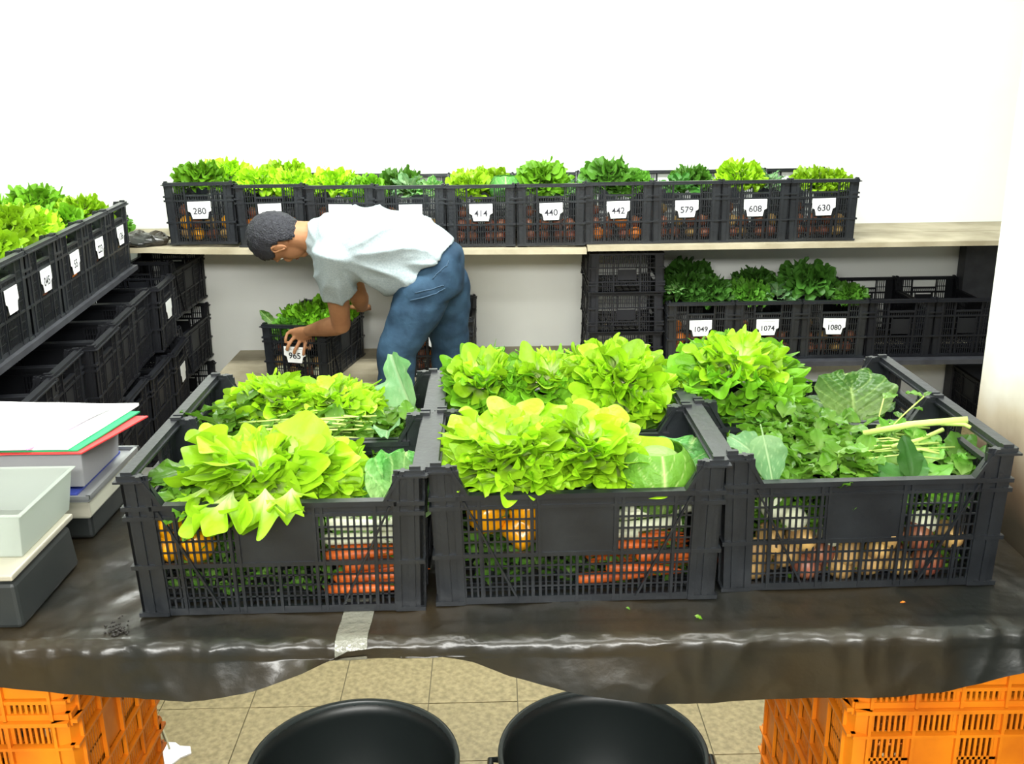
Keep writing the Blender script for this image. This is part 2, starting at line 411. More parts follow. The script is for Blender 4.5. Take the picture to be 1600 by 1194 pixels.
crate_proto('full', CL, CW, CH, 'crate'); crate_proto('old', CL, CW, CH, 'crate_old'); crate_proto('low', CL, .345, .186, 'crate_old')
def text_mesh(s, size):
    c = bpy.data.curves.new('t', 'FONT'); c.body = s; c.size = size; c.align_x = 'CENTER'; c.align_y = 'CENTER'; c.extrude = .0003; c.offset = .0007
    o = bpy.data.objects.new('t', c); COL.objects.link(o); bpy.context.view_layer.update()
    me = bpy.data.meshes.new_from_object(o.evaluated_get(bpy.context.evaluated_depsgraph_get()))
    bpy.data.objects.remove(o); bpy.data.curves.remove(c); me.name = 'number'; return me
card_me = MB().prism([(-.052, .036), (-.052, -.006), (-.040, -.012), (-.034, -.040), (.034, -.040), (.040, -.012), (.052, -.006), (.052, .036)], -.0006, .0006, lambda p: (p[0], p[2], p[1])).mesh('number_card')
hdr_me = MB().box(-.036, .036, .0245, .0265, 0, .0010).box(-.030, -.012, .020, .0215, 0, .0010).mesh('header_line')
FACE = Matrix(((0, 0, -1), (-1, 0, 0), (0, 1, 0)))   # columns: text x -> -y, text y -> z, normal -> -x
def crate(loc, rz, label, kind='full', number=None, group=None, flip=False, card=None, m=None, blank=False, cardside=-1):
    L, Wd, H = (CL, CW, CH) if kind != 'low' else (CL, .345, .186)
    o = empty('vegetable_crate' if kind != 'low' else 'low_crate', loc, (0, 0, rz), label=label, cat='crate', group=group)
    if flip: o.rotation_euler = (PI, 0, rz); o.location.z += H
    for me in CMS[kind]['long']: link('long_side', me, None, o)
    for me in CMS[kind]['short']: link('short_side', me, None, o)
    for me in CMS[kind]['post']: link('corner_post', me, None, o)
    link('base', CMS[kind]['base'][0], None, o)
    if number or blank:
        c = link('number_card', card_me, 'card', o)
        c.matrix_local = Matrix.Translation((-L / 2 - .0045 + .0, 0, .158)) @ FACE.to_4x4() @ Matrix.Rotation(random.uniform(-.03, .03), 4, 'Z')
        if number:
            c['label'] = 'white card printed ' + number
            t = link('number', text_mesh(number, .040 if len(number) < 4 else .034), 'ink', c); t.location = (0, -.008, .0008)
            h = link('header_line', hdr_me, 'inkgrey', c)
        else: c['label'] = 'blank white card'
    return o

# ------------------------------------------------------------------ leaves
def ruffle(seed, L, A=1.15, amp=.018, curl=.8, na=72, nr=12, lob=.10, cup=.5):
    """curly lettuce leaf: a fan whose rim is longer than it can lie flat"""
    r_ = np.random.RandomState(seed)
    th = np.linspace(-1, 1, na); r = np.linspace(0.04, 1, nr)
    Rr, Th = np.meshgrid(r, th, indexing='ij')
    k1, k2, k3 = r_.uniform(5, 7), r_.uniform(10.5, 13), r_.uniform(19, 23)
    p1, p2, p3, p4 = r_.uniform(0, 6.28, 4)
    out = L * (1 - .20 * Th**2 + lob * .5 * np.sin(k1 * Th + p3) + lob * .55 * np.sin(k2 * Th + p4) * Rr**2 + .16 * lob * np.sin(2.2 * k2 * Th + p1) * Rr**4)
    ang = Th * A * (.28 + .72 * Rr**1.1)
    x = Rr * out * np.sin(ang); y = Rr * out * np.cos(ang * .85)
    w = Rr**2.4
    z = amp * w * (.9 * np.sin(k1 * Th + p1) + 1.0 * np.sin(k2 * Th + p2 + 2.0 * Rr) + .6 * np.sin(k3 * Th + p3 + 3 * Rr) * Rr**2)
    x = x + amp * .8 * w * np.cos(k2 * Th + p2 + 2.0 * Rr)
    y = y + amp * .7 * w * np.sin(k2 * Th + p4) + amp * .2 * w * np.cos(k3 * Th + p3)
    z = z + cup * (x**2) / L
    s = y / L; c = curl
    yy = L * np.sin(c * s) / c; zz = -L * (1 - np.cos(c * s)) / c
    Y = yy + z * np.sin(c * s); Z = zz + z * np.cos(c * s)
    return gridmesh('leaf', np.stack([x, Y, Z], -1).reshape(-1, 3), nr, na, {'rr': Rr - .22 * (1 - np.abs(Th)) * (1 - Rr)})
def broad(seed, L, Wd, curl=.5, cup=.3, amp=.006, petiole=.25, na=23, nr=26, notch=.05, crinkle=0):
    """oval leaf with a stalk, midrib and side veins"""
    r_ = np.random.RandomState(seed)
    u = np.linspace(0, 1, nr); v = np.linspace(-1, 1, na); U, V = np.meshgrid(u, v, indexing='ij')
    t = np.clip((U - petiole) / (1 - petiole), 0, 1)
    w = np.where(U < petiole, .035 + .02 * (U / max(petiole, .01)), .05 + .95 * np.sin(PI * t**.72)**.75)
    w = w * (1 + notch * np.sin(t * 23 + r_.uniform(0, 6))) * (1 + notch * .7 * np.sin(t * 9 + r_.uniform(0, 6)))
    w[-1, :] = .08
    x = V * w * Wd / 2; y = U * L
    e = np.abs(V)**2 * np.clip(t * 4, 0, 1)
    z = amp * e * np.sin(U * 17 + np.sign(V) * 1.3 + r_.uniform(0, 6)) + amp * .6 * e * np.sin(U * 31 + V * 2 + r_.uniform(0, 6))
    z = z + cup * np.abs(x) ** 1.5 * 2.2
    vp = np.abs(np.sin((U * 1.0 - np.abs(V) * .33) * PI * 6))
    vein = np.clip(1 - vp * 3.6, 0, 1) * .6 * np.clip(t * 6, 0, 1)
    mid = np.clip(1 - np.abs(V) * w * 14, 0, 1)
    vein = np.maximum(vein, mid); vein = np.where(U < petiole, 1, vein)
    if crinkle: z = z + crinkle * (vp - .5) * np.clip(t * 4, 0, 1) * (1 - mid) + crinkle * .6 * np.sin(U * 60) * np.sin(V * 22) * np.clip(t * 4, 0, 1)
    z = z - .004 * mid
    s = U; c = curl if abs(curl) > 1e-3 else 1e-3
    yy = L * np.sin(c * s) / c; zz = -L * (1 - np.cos(c * s)) / c
    Y = yy + z * np.sin(c * s); Z = zz + z * np.cos(c * s)
    return gridmesh('leaf', np.stack([x, Y, Z], -1).reshape(-1, 3), nr, na, {'rr': np.clip(.2 + .8 * U, 0, 1), 'vein': vein})
LEAF = [ruffle(100 + i, .10, amp=[.0135, .011, .015, .012, .014, .010][i], curl=[.5, .9, 1.2, .7, 1.0, .3][i], lob=.13) for i in range(6)]
BIGL = [ruffle(130 + i, .15, A=.95, amp=.018, curl=[.3, .6, .8][i], lob=.16, na=84, nr=16, cup=.3) for i in range(3)]
OAK = [ruffle(150 + i, .085, A=1.2, amp=.012, curl=[.6, 1.0, .8, .4][i], lob=.22) for i in range(4)]
SMALL = [broad(200 + i, .045, .034, curl=.6, amp=.002, petiole=.1, na=7, nr=9, notch=0) for i in range(4)]
OVAL = [broad(220 + i, .10, .055, curl=[.4, .8, .6, .2][i], amp=.004, petiole=.2, na=13, nr=16) for i in range(4)]
KALE = [broad(240, .22, .13, curl=.25, cup=.5, amp=.008, petiole=.28, notch=.06), broad(241, .20, .11, curl=.5, cup=.9, amp=.007, petiole=.2, notch=.05)]
SAV = [broad(260 + i, .20, .22, curl=[.9, 1.3, .6][i], cup=.5, amp=.006, petiole=.08, notch=.03, crinkle=.003, na=61, nr=64) for i in range(3)]
CHARD = [broad(280 + i, .24, .13, curl=[.5, .9][i], cup=.4, amp=.010, petiole=.30, notch=.03, crinkle=.002) for i in range(2)]

def place_leaf(par, me, m, loc, az, tilt, roll=0, sc=1, name='leaf', label=None):
    """leaf base at loc, leaf pointing to azimuth az; tilt 0 = straight up, 90 = flat outwards"""
    o = link(name, me, m, par)
    # leaf local: +y along, +z upper face.  rotate about X so y goes up by (90-tilt)
    # curl bends towards -z = outwards when upper face looks inwards
    mt = Matrix.Rotation(az - PI / 2, 4, 'Z') @ Matrix.Rotation(PI / 2 - tilt, 4, 'X') @ Matrix.Rotation(roll, 4, 'Y')
    o.matrix_local = Matrix.Translation(loc) @ mt @ Matrix.Diagonal((sc, sc, sc, 1))
    if label: o['label'] = label
    return o
def dome(i, n, r_, tmax, t0):
    f = (i + .5) / n; az = i * 2.39996 + r_.uniform(-.2, .2)
    t = math.acos(1 - f * (1 - math.cos(R(tmax)))) if f > 0 else 0
    return f, az, t
def head(name, loc, label, m, n=60, rad=.12, pool=None, rot=(0, 0, 0), scl=(1, 1, .8), inner='lime', seed=0, cat='lettuce', tmax=84, core=.40):
    """curly head: leaves standing out of a low dome, their frilled rims making its surface"""
    r_ = random.Random(seed); pool = pool or LEAF
    o = empty(name, loc, rot, label=label, cat=cat)
    for i in range(n):
        f, az, t = dome(i, n, r_, tmax, 5)
        d = Vector((math.sin(t) * math.cos(az), math.sin(t) * math.sin(az), math.cos(t)))
        sc = rad * (1 - core) / .095 * r_.uniform(.85, 1.15) * (.9 + .2 * f)
        mm = inner if (f < .25 and inner) else m
        place_leaf(o, r_.choice(pool), mm, d * rad * core * r_.uniform(.85, 1.1), az, max(.05, t * .93 + r_.uniform(-.22, .15)), r_.uniform(-.7, .7), sc)
    o.scale = scl; return o
def joined(parts):
    """parts: list of (mesh, matrix) -> arrays joined in one mesh keeping rr/vein"""
    V = []; Fc = []; A = []; B_ = []; n = 0
    for me, mt in parts:
        k = len(me.vertices); co = np.empty(k * 3, np.float32); me.vertices.foreach_get('co', co); co = co.reshape(-1, 3)
        mm = np.array(mt); co = co @ mm[:3, :3].T + mm[:3, 3]; V.append(co)
        nf = len(me.polygons); ls = np.empty(nf * 4, np.int32); me.polygons.foreach_get('vertices', ls); Fc.append(ls.reshape(-1, 4) + n)
        a = np.ones(k, np.float32)
        if 'rr' in me.attributes: me.attributes['rr'].data.foreach_get('value', a)
        A.append(a); c = np.zeros(k, np.float32)
        if 'vein' in me.attributes: me.attributes['vein'].data.foreach_get('value', c)
        B_.append(c); n += k
    V = np.concatenate(V); Fc = np.concatenate(Fc)
    me = bpy.data.meshes.new('foliage'); me.from_pydata(V.tolist(), [], Fc.tolist()); me.update(); me.shade_smooth()
    x = me.attributes.new('rr', 'FLOAT', 'POINT'); x.data.foreach_set('value', np.concatenate(A))
    x = me.attributes.new('vein', 'FLOAT', 'POINT'); x.data.foreach_set('value', np.concatenate(B_))
    return me
def lmat(loc, az, tilt, roll, sc):
    return Matrix.Translation(loc) @ Matrix.Rotation(az - PI / 2, 4, 'Z') @ Matrix.Rotation(PI / 2 - tilt, 4, 'X') @ Matrix.Rotation(roll, 4, 'Y') @ Matrix.Diagonal((sc, sc, sc, 1))
LOW = [ruffle(300 + i, .075, amp=.012, curl=.8, na=34, nr=7, lob=.10) for i in range(4)]
LOWK = [broad(320 + i, .13, .085, curl=.6, amp=.008, petiole=.2, na=9, nr=10) for i in range(3)]
def bighead(seed, n=52, rad=.11, pool=None, base=.072):
    r_ = random.Random(seed); ps = []
    for i in range(n):
        f, az, t = dome(i, n, r_, 86, 5)
        d = Vector((math.sin(t) * math.cos(az), math.sin(t) * math.sin(az), math.cos(t) * .85))
        ps.append((r_.choice(pool or LOW), lmat(d * rad * .42 * r_.uniform(.8, 1.15), az, max(.05, t * .93 + r_.uniform(-.2, .15)), r_.uniform(-.7, .7), rad * .6 / base * r_.uniform(.85, 1.15))))
    return joined(ps)
BH = [bighead(i) for i in range(4)]; BK = [bighead(10 + i, 30, pool=LOWK, base=.12) for i in range(3)]

def sprigs(seed, n, spread, hgt, pool=None, sc=1.0, low=.45):
    """a mass of small leaflets in a mound"""
    r_ = random.Random(seed); ps = []
    for i in range(n):
        x = r_.uniform(-1, 1) * spread[0]; y = r_.uniform(-1, 1) * spread[1]
        q = 1 - .6 * ((x / spread[0])**2 + (y / spread[1])**2) / 2
        ps.append((r_.choice(pool or SMALL), lmat((x, y, hgt * (q if low > .1 else 1) * r_.uniform(low, 1)), r_.uniform(0, 6.28), R(r_.uniform(25, 100)), r_.uniform(-.6, .6), sc * r_.uniform(.7, 1.3))))
    return joined(ps)

# ------------------------------------------------------------------ table, sheet
TZ = .774
def tab_edge():
    prof = [(0, 1080), (100, 1087), (200, 1089), (300, 1090), (337, 1084), (400, 1071), (474, 1046), (544, 1015), (589, 1013), (645, 1022), (687, 1031), (741, 1038), (797, 1055), (877, 1069), (1031, 1095), (1115, 1100), (1206, 1099), (1319, 1095), (1403, 1090), (1487, 1077), (1544, 1062), (1600, 1046)]
    return [(p.x, TZ - p.z) for p in (at(a, c, 1.535) for a, c in prof)]
HX = tab_edge(); hx = np.array([a for a, c in HX]); hz = np.array([c for a, c in HX])
tb = empty('work_table', (0, 1.98, 0), label='long table of boards on orange crates, hidden under black plastic', cat='table')
for i in range(4): MB().box(-1.6, 1.02, -.415 + i * .205, -.415 + i * .205 + .20, TZ - .036, TZ - .012).build('table_board', 'board', tb)
xs = np.linspace(-1.60, 1.024, 330)
prof = []      # (y, z-drop, kind)
for y in np.linspace(2.385, 1.60, 100): prof.append((y, 0.0))
for a in np.linspace(0.1, PI / 2, 12): prof.append((1.585 - .035 * math.sin(a) + 0, .035 * (1 - math.cos(a))))
nd = 26; V = []; nt_ = len(prof)
for x in xs:
    hang = float(np.interp(x, hx, hz))
    for (y, d) in prof: V.append((x, y, TZ - d))
    for k in range(1, nd + 1):
        f = k / nd; V.append((x, 1.550 - .012 * f, TZ - .035 - (hang - .035) * f))
V = np.array(V); 
def ridg(p, s, seed): 
    return 1 - abs(noise.noise(Vector((p[0] * s + seed, p[1] * s, p[2] * s)))) * 2
nv = nt_ + nd
for i in range(len(V)):
    j = i % nv; p = V[i]
    top = 1 if j < 96 else 0
    r1 = max(0, ridg(p * np.array([1, 1, .35]), 6, 3.1)) ** 3; r2 = max(0, ridg(p * np.array([1, .6, .4]), 15, 9.7)) ** 2; n1 = noise.noise(Vector((p[0] * 2.3, p[1] * 2.3, 4)))
    if top:
        edge = max(0, 1 - (p[1] - 1.58) / .12)
        p[2] += -.008 + .0035 * r1 + .002 * r2 + edge * .003 * n1
    else:
        f = min(1, (j - 96) / 10); e = (j - nt_) / nd if j >= nt_ else 0
        out = (.006 * r1 + .005 * r2) * (1 - .6 * max(0, e)) + .008 * n1
        sgl = .014 * max(0, e) * math.sin(p[0] * 7 + 1.5 * math.sin(p[0] * 3))
        # a folded lobe of sheet near both ends
        ed = math.exp(-((j - 101) / 7.0) ** 2) * (.5 + .9 * max(0, noise.noise(Vector((p[0] * 3.1, 7, 2)))))
        cr_ = abs(noise.noise(Vector((p[0] * 34 + .3 * j, j * .23, 5)))) + abs(noise.noise(Vector((p[0] * 60, j * .35, 8)))) * .6
        p[1] -= .010 * ed * cr_; p[2] += .006 * ed * cr_
        p[1] -= f * out + sgl + .004; p[2] += -.008 * (1 - f) + (.003 * r1) * (1 - f)
        
sh = link('plastic_sheet', gridmesh('plastic_sheet', V, len(xs), nv), 'sheet')
tag(sh, 'black plastic sheet covering the table, creased and hanging over its front edge', 'plastic sheet')
# packing tape across the front edge
tx = (on(523, 985, TZ).x, on(578, 985, TZ).x); tv = []
cols_t = [i for i, x in enumerate(xs) if tx[0] - .002 <= x <= tx[1] + .002]
jj = list(range(84, nt_ + 9))
for i in cols_t:
    for j in jj:
        p = V[i * nv + j]; tv.append((p[0], p[1] - (.0016 if j > 98 else .0), p[2] + (.0018 if j <= 104 else 0)))
tag(link('packing_tape', gridmesh('packing_tape', np.array(tv), len(cols_t), len(jj)), 'tape'), 'strip of clear packing tape stuck over the sheet at the table edge', 'tape')

# small leaf scraps and crumbs on the sheet
for (px, py, m, s, lb) in ((1085, 961, 'lime_mid', .35, 'small green leaf scrap on the sheet in front of the middle crate'), (978, 948, 'mid', .2, 'tiny green crumb on the sheet left of the larger leaf scrap'),
                       (1415, 940, 'orange_veg', .22, 'tiny yellow-brown scrap on the sheet in front of the right crate')):
    o = link('leaf_scrap', SMALL[0], m); p = on(px, py, TZ); o.location = (p.x, p.y, TZ - .001); o.scale = (s, s, s); o.rotation_euler = (0, 0, px); tag(o, lb, 'leaf scrap')
mb = MB()
for i in range(46):
    p = on(185 + random.gauss(0, 9), 985 + random.gauss(0, 9), TZ)
    if p.y < 1.57: continue
    mb.ell((p.x, p.y, TZ - .001), (random.uniform(.001, .004),) * 2 + (.002,), None, 5, 3)
mb.build('soil_crumbs', 'belt', label='dark crumbs of soil on the sheet beside the left crate corner', cat='soil', kind='stuff')

# ------------------------------------------------------------------ orange crates under the table
def orange_crate(loc, L, Wd, H, label, front='x'):
    """L along x (faces the camera), Wd along y"""
    o = empty('orange_crate', loc, (0, 0, 0), label=label, cat='crate', group=None)
    hl, hw = L / 2, Wd / 2
    def side(half, dist, xdir):
        m = MB()
        def B(s0, s1, z0, z1, t=.003, oo=0):
            if xdir: m.box(s0, s1, -dist - oo, -dist + t, z0, z1)
            else: m.box(-dist - oo, -dist + t, s0, s1, z0, z1)
        e = half - .03
        n = max(3, int(round((2 * e) / .088))); w = 2 * e / n
        B(-half, half, H - .008, H, .010, .013); B(-half, half, H - .014, H - .008, .003, .004)
        tall = H > .2
        rows = []
        if tall:
            rows = [(H - .052, H - .016, 'slots'), (H - .165, H - .062, 'mix'), (.068, .125 if H > .2 else .1, 'slots'), (.012, .058, 'slots')]
            for z in (H - .058, H - .170, .063): B(-half, half, z - .004, z + .002, .008, .009)
            B(-half, half, .125, H - .174, .003, 0)
        else:
            rows = [(.012, .035, 'slots'), (.045, H - .016, 'handle')]; B(-half, half, .035, .042, .008, .006)
        B(-half, half, 0, .012, .008, .004)
        for i in range(n + 1):
            s = -e + w * i; B(s - .003, s + .003, 0, H, .003, .008)
        for z0, z1, kd in rows:
            for i in range(n):
                a = -e + w * i; c = a + w
                if kd == 'slots' or (kd == 'mix' and i % 2 == 0):
                    B(a, a + .010, z0, z1); B(c - .010, c, z0, z1)
                    s = a + .010; 
                    while s < c - .012: B(s + .0055, s + .0105, z0, z1); s += .0105
                    if kd == 'mix': zz = (z0 + z1) / 2; B(a, c, zz - .003, zz + .003)
                    if kd == 'mix': B(a, c, z0, z0 + .010)
                elif kd == 'handle' and abs((a + c) / 2) < w * .3 + .001:
                    B(a, c, z0, z0 + .02); B(a, c, z1 - .02, z1)
                else: B(a, c, z0, z1)
        return m
    me = side(hl, hw, True).mesh('long_side'); link('side_panel', me, 'orange', o); link('side_panel', mirror_mesh(me, 1, -1), 'orange', o)
    me = side(hw, hl, False).mesh('short_side'); link('end_panel', me, 'orange', o); link('end_panel', mirror_mesh(me, -1, 1), 'orange', o)
    m = MB(); c = .03
    m.prism([(-hl - .003, -hw + c), (-hl + .008, -hw + .008), (-hl + c, -hw - .003), (-hl + c, -hw + .004), (-hl + .012, -hw + .013), (-hl + .004, -hw + c)], 0, H, lambda p: (p[0], p[2], p[1]))
    m.prism([(-hl - .013, -hw + c), (-hl - .002, -hw + .001), (-hl + c, -hw - .013), (-hl + c, -hw + .004), (-hl + .012, -hw + .013), (-hl + .004, -hw + c)], H - .008, H, lambda p: (p[0], p[2], p[1]))
    me = m.mesh('corner_post'); me.flip_normals()
    for a, d in ((1, 1), (-1, 1), (1, -1), (-1, -1)): link('corner_post', me if a * d == 1 and a == 1 else mirror_mesh(me, a, d), 'orange', o)
    m = MB()
    for i in range(14): x = -hl + .02 + (L - .04) * i / 13; m.box(x - .006, x + .006, -hw, hw, .002, .008)
    for i in range(8): y = -hw + .02 + (Wd - .04) * i / 7; m.box(-hl, hl, y - .006, y + .006, .003, .009)
    m.build('base', 'orange', o)
    return o
for k, (cx, L, Wd, cy, side_) in enumerate(((-1.115, .58, .40, 1.795, 'left'), (.818, .39, .58, 1.885, 'right'))):
    for z, H, w in ((0, .292, 'bottom crate'), (.293, .292, 'middle crate'), (.586, .145, 'shallow top crate')):
        orange_crate((cx, cy, z), L, Wd, H, 'orange plastic %s of the stack holding up the %s end of the table' % (w, side_))

# ------------------------------------------------------------------ bins under the table
def tubbin(c, R0, H, label):
    o = empty('rubbish_tub', (c[0], c[1], 0), label=label, cat='tub')
    MB().lathe([(0.001, 0), (R0 * .78, 0), (R0 * .80, .01), (R0 * .97, H - .04), (R0 * .975, H - .01), (R0 * .955, H - .01), (R0 * .95, H - .04), (R0 * .78, .012), (0.001, .012)], 48).build('body', 'tub', o, True)
    MB().lathe([(R0 * .955, H - .012), (R0 * .955, H - .002), (R0 * .975, H), (R0 * 1.0, H - .001), (R0 * 1.005, H - .006), (R0 * 1.0, H - .022), (R0 * .975, H - .024), (R0 * .955, H - .012)], 64).build('rim', 'rim', o, True)
    for s in (-1, 1):
        pts = [(s * R0 * (.96 + .0), -.05, H - .06), (s * (R0 + .018), -.05, H - .06), (s * (R0 + .018), .05, H - .06), (s * R0 * .96, .05, H - .06)]
        MB().tube(pts, .007, 8).build('handle', 'tub', o, True)
    return o
for (pl, pr, pt, lb) in ((387, 718, 1090, 'round black plastic tub on the tiles, the left of the two under the table'), (779, 1107, 1074, 'right round black plastic tub under the table, its far rim touching the sheet')):
    zr = .37; far = on((pl + pr) / 2, pt + 1, zr)
    zc_guess = (far.y - .22) * math.cos(PIT) + (CZ - zr) * math.sin(PIT)
    R0 = (pr - pl) / 2 * zc_guess / F
    tubbin((far.x * (zc_guess / (zc_guess + R0 * .95)) if False else ((pl + pr) / 2 - 800 + ROL * 0 - 9) * zc_guess / F, far.y - R0, 0), R0, zr, lb)

# cord and scrap of paper on the floor
pts = [on(235, 1088, .004), on(243, 1110, .004), on(252, 1135, .004), on(260, 1155, .004), on(265, 1172, .004)]
tag(MB().tube(pts, .0035, 6).build('cord', 'cord', smooth=True), 'thin brownish cord lying on the floor tiles beside the left orange stack', 'cord')
c = on(266, 1180, 0); mb = MB(); k = [(c.x + .045 * math.cos(a) * (1 + .3 * math.sin(3 * a + 1)), c.y + .045 * math.sin(a) * (1 + .25 * math.sin(4 * a))) for a in np.linspace(0, 2 * PI, 13)[:-1]]
mb.prism(k, .001, .006, lambda p: (p[0], p[2], p[1])); tag(mb.build('paper_scrap', 'paper'), 'crumpled scrap of white paper on the floor at the end of the cord', 'paper')

# ------------------------------------------------------------------ front crates on the table
FR = []
cols_ = [(-.4265, 1.6431, .0172), (.115, 1.669, .0242), (.6514, 1.7063, .0252)]
names = [('left', 'front left crate on the table, under the overhanging lime lettuce'), ('middle', 'front middle crate on the table, holding the savoy cabbage'), ('right', 'front right crate on the table, beside the stained wall')]
backn = ['rear left crate on the table with a tall grey-green leaf sticking out', 'rear middle crate on the table full of lime lettuces', 'rear right crate on the table with the biggest lettuce head']
def cl(c, r, x, y, z):      # crate-local to world ; r row 0 front 1 back
    X, Y, A = cols_[c]; yy = .1535 + r * .3105 + y
    return Vector((X + math.cos(A) * x - math.sin(A) * yy, Y + math.sin(A) * x + math.cos(A) * yy, TZ + z))
for c in range(3):
    for r in range(2):
        p = cl(c, r, 0, 0, 0); crate((p.x, p.y, TZ - .0035), cols_[c][2], names[c][1] if r == 0 else backn[c])
def ca(c): return cols_[c][2]
# --- big heads
DROOP = []
def H_(c, r, x, y, z, label, m, **k):
    k.setdefault('rot', (0, 0, 0)); return head('lettuce', cl(c, r, x, y, z), label, m, **k)
# front left: overhanging lime lettuce with a white heart, leaning towards the camera
hA = H_(0, 0, -.035, -.035, .205, 'large lime lettuce with a pale heart hanging over the rim of the front left crate', 'lime', n=52, rad=.108, seed=3, rot=(.30, -.08, .2), pool=LEAF + BIGL[:1], scl=(1.05, .9, .85), core=.28)
for (x, y, z, az, t, rl, k, sc) in ((-.075, -.12, .232, -100, 103, .1, 0, .68), (-.02, -.12, .234, -75, 100, -.2, 1, .62), (-.11, -.10, .238, -130, 95, .3, 2, .55), (.03, -.125, .235, -88, 88, .2, 2, .42)):
    o = place_leaf(hA, BIGL[k], 'lime', (0, 0, 0), 0, 0, label='leaf drooping over the crate rim')
    DROOP.append((o, hA, lmat(cl(0, 0, x, y, z), R(az), R(t), rl, sc)))
H_(0, 0, .050, -.005, .195, 'lime lettuce in the front left crate, right of the overhanging one', 'lime', n=50, rad=.098, seed=8, rot=(.18, .1, 0), scl=(1.05, 1, .8))
# rear left
H_(0, 1, -.09, .055, .215, 'frilly lime lettuce at the back left of the rear left crate', 'lime', n=60, rad=.105, seed=11, rot=(.15, 0, 0), scl=(1.1, .9, .8))
H_(0, 1, .035, .05, .212, 'frilly lime lettuce at the back middle of the rear left crate', 'lime', n=60, rad=.100, seed=14, rot=(.15, 0, 0), scl=(1.1, .9, .75))
# front middle
H_(1, 0, -.122, -.035, .222, 'broad lime lettuce filling the left half of the front middle crate', 'lime', n=70, rad=.128, seed=21, rot=(.10, -.03, 0), scl=(1, .95, .68), pool=LEAF + BIGL[:1])
H_(1, 0, .018, -.018, .222, 'lime-green lettuce in the front middle crate beside the cabbage', 'lime', n=70, rad=.118, seed=25, rot=(.10, .03, .7), scl=(.95, 1, .68), pool=LEAF + BIGL[:1])
# rear middle
H_(1, 1, -.165, .03, .245, 'curly lettuce at the left end of the rear middle crate', 'lime_mid', n=64, rad=.118, seed=31, rot=(.2, 0, 0), inner='lime', scl=(.85, 1, .85))
H_(1, 1, -.03, .03, .240, 'curly lettuce in the centre of the rear middle crate', 'lime_mid', n=64, rad=.118, seed=34, rot=(.2, 0, .4), inner='lime', scl=(1, 1, .85))
H_(1, 1, .130, .01, .245, 'bright yellow-lime lettuce at the right end of the rear middle crate', 'lime', n=70, rad=.128, seed=37, rot=(.25, .0, .9), scl=(.95, 1, .95))
# rear right
H_(2, 1, -.140, .015, .225, 'huge domed lime lettuce in the rear right crate', 'lime_mid', n=110, rad=.165, seed=41, rot=(.22, 0, .3), inner='lime', pool=LEAF + OAK, scl=(1, .92, .88), core=.55)

bpy.context.view_layer.update()
for o, pa, mt in DROOP: o.matrix_local = pa.matrix_world.inverted() @ mt
# --- bunches of leaves
def bunch(name, loc, label, m, seed, n, spread, hgt, rot=(0, 0, 0), cat='leaf bunch', pool=None, sc=1.0, stems=0, big=0, bigpool=None):
    o = empty(name, loc, rot, label=label, cat=cat)
    me = sprigs(seed, n, spread, hgt, pool, sc); x = link('leaflets', me, m, o); x['kind'] = 'stuff'
    r_ = random.Random(seed)
    if stems:
        mb = MB()
        for i in range(stems):
            y = r_.uniform(-1, 1) * spread[1] * .8; z = hgt * r_.uniform(.5, 1.02); x0 = r_.uniform(-1, -.2) * spread[0]; x1 = r_.uniform(.2, 1) * spread[0]
            mb.tube([(x0, y, z), ((x0 + x1) / 2, y + r_.uniform(-.01, .01), z + .006), (x1, y + r_.uniform(-.02, .02), z)], r_.uniform(.0015, .003), 6)
        s_ = mb.build('stems', 'stem', o, True); s_['kind'] = 'stuff'
    for i in range(big):
        place_leaf(o, r_.choice(bigpool or OVAL), m, (r_.uniform(-1, 1) * spread[0] * .7, r_.uniform(-1, 1) * spread[1] * .7, hgt * r_.uniform(.5, .9)), r_.uniform(0, 6.28), R(r_.uniform(30, 85)), r_.uniform(-.4, .4), r_.uniform(.6, 1.1))
    return o
bunch('spinach_bunch', cl(0, 0, -.185, -.01, .140), 'bunch of rounded green leaves in the left corner of the front left crate', 'cress', 51, 70, (.055, .12), .085, big=9)
bunch('spinach_bunch', cl(0, 0, .02, .09, .12), 'green leaves behind the lime lettuces of the front left crate', 'cress', 52, 80, (.19, .05), .07, big=4)
bunch('watercress_bunch', cl(0, 1, -.165, -.03, .16), 'bunch of rounded leaves at the left end of the rear left crate', 'cress', 53, 110, (.075, .12), .09, big=8)
bunch('watercress_bunch', cl(0, 1, .01, -.07, .15), 'stemmy watercress in front of the frilly lettuces of the rear left crate', 'cress', 54, 150, (.17, .075), .085, stems=34)
bunch('mixed_greens', cl(0, 1, .17, -.02, .14), 'green leaves at the right end of the rear left crate below the tall leaf', 'cress', 55, 70, (.06, .11), .085, big=5)
bunch('spinach_bunch', cl(1, 0, -.215, .03, .115), 'dark green leaves peeping out at the left corner of the front middle crate', 'cress', 56, 50, (.035, .10), .09, big=3)
bunch('mixed_greens', cl(1, 0, .0, .09, .10), 'dark green leaves behind the lettuces of the front middle crate', 'mid', 57, 110, (.2, .05), .08)
bunch('mixed_greens', cl(1, 1, -.02, -.09, .145), 'green leaves under the lettuces of the rear middle crate', 'cress', 58, 150, (.21, .055), .085, big=5)
bunch('mixed_greens', cl(2, 1, -.10, -.105, .14), 'green leaves under the huge lettuce of the rear right crate', 'mid', 59, 120, (.14, .05), .10, big=6)
bunch('watercress_bunch', cl(2, 0, -.07, .0, .135), 'dense mass of round green leaflets in the middle of the front right crate', 'cress', 60, 260, (.13, .13), .105, sc=1.05, big=6)
bunch('watercress_bunch', cl(2, 0, -.03, .13, .15), 'round green leaflets reaching from the front right crate to the one behind', 'cress', 61, 120, (.12, .06), .095, sc=1.05)
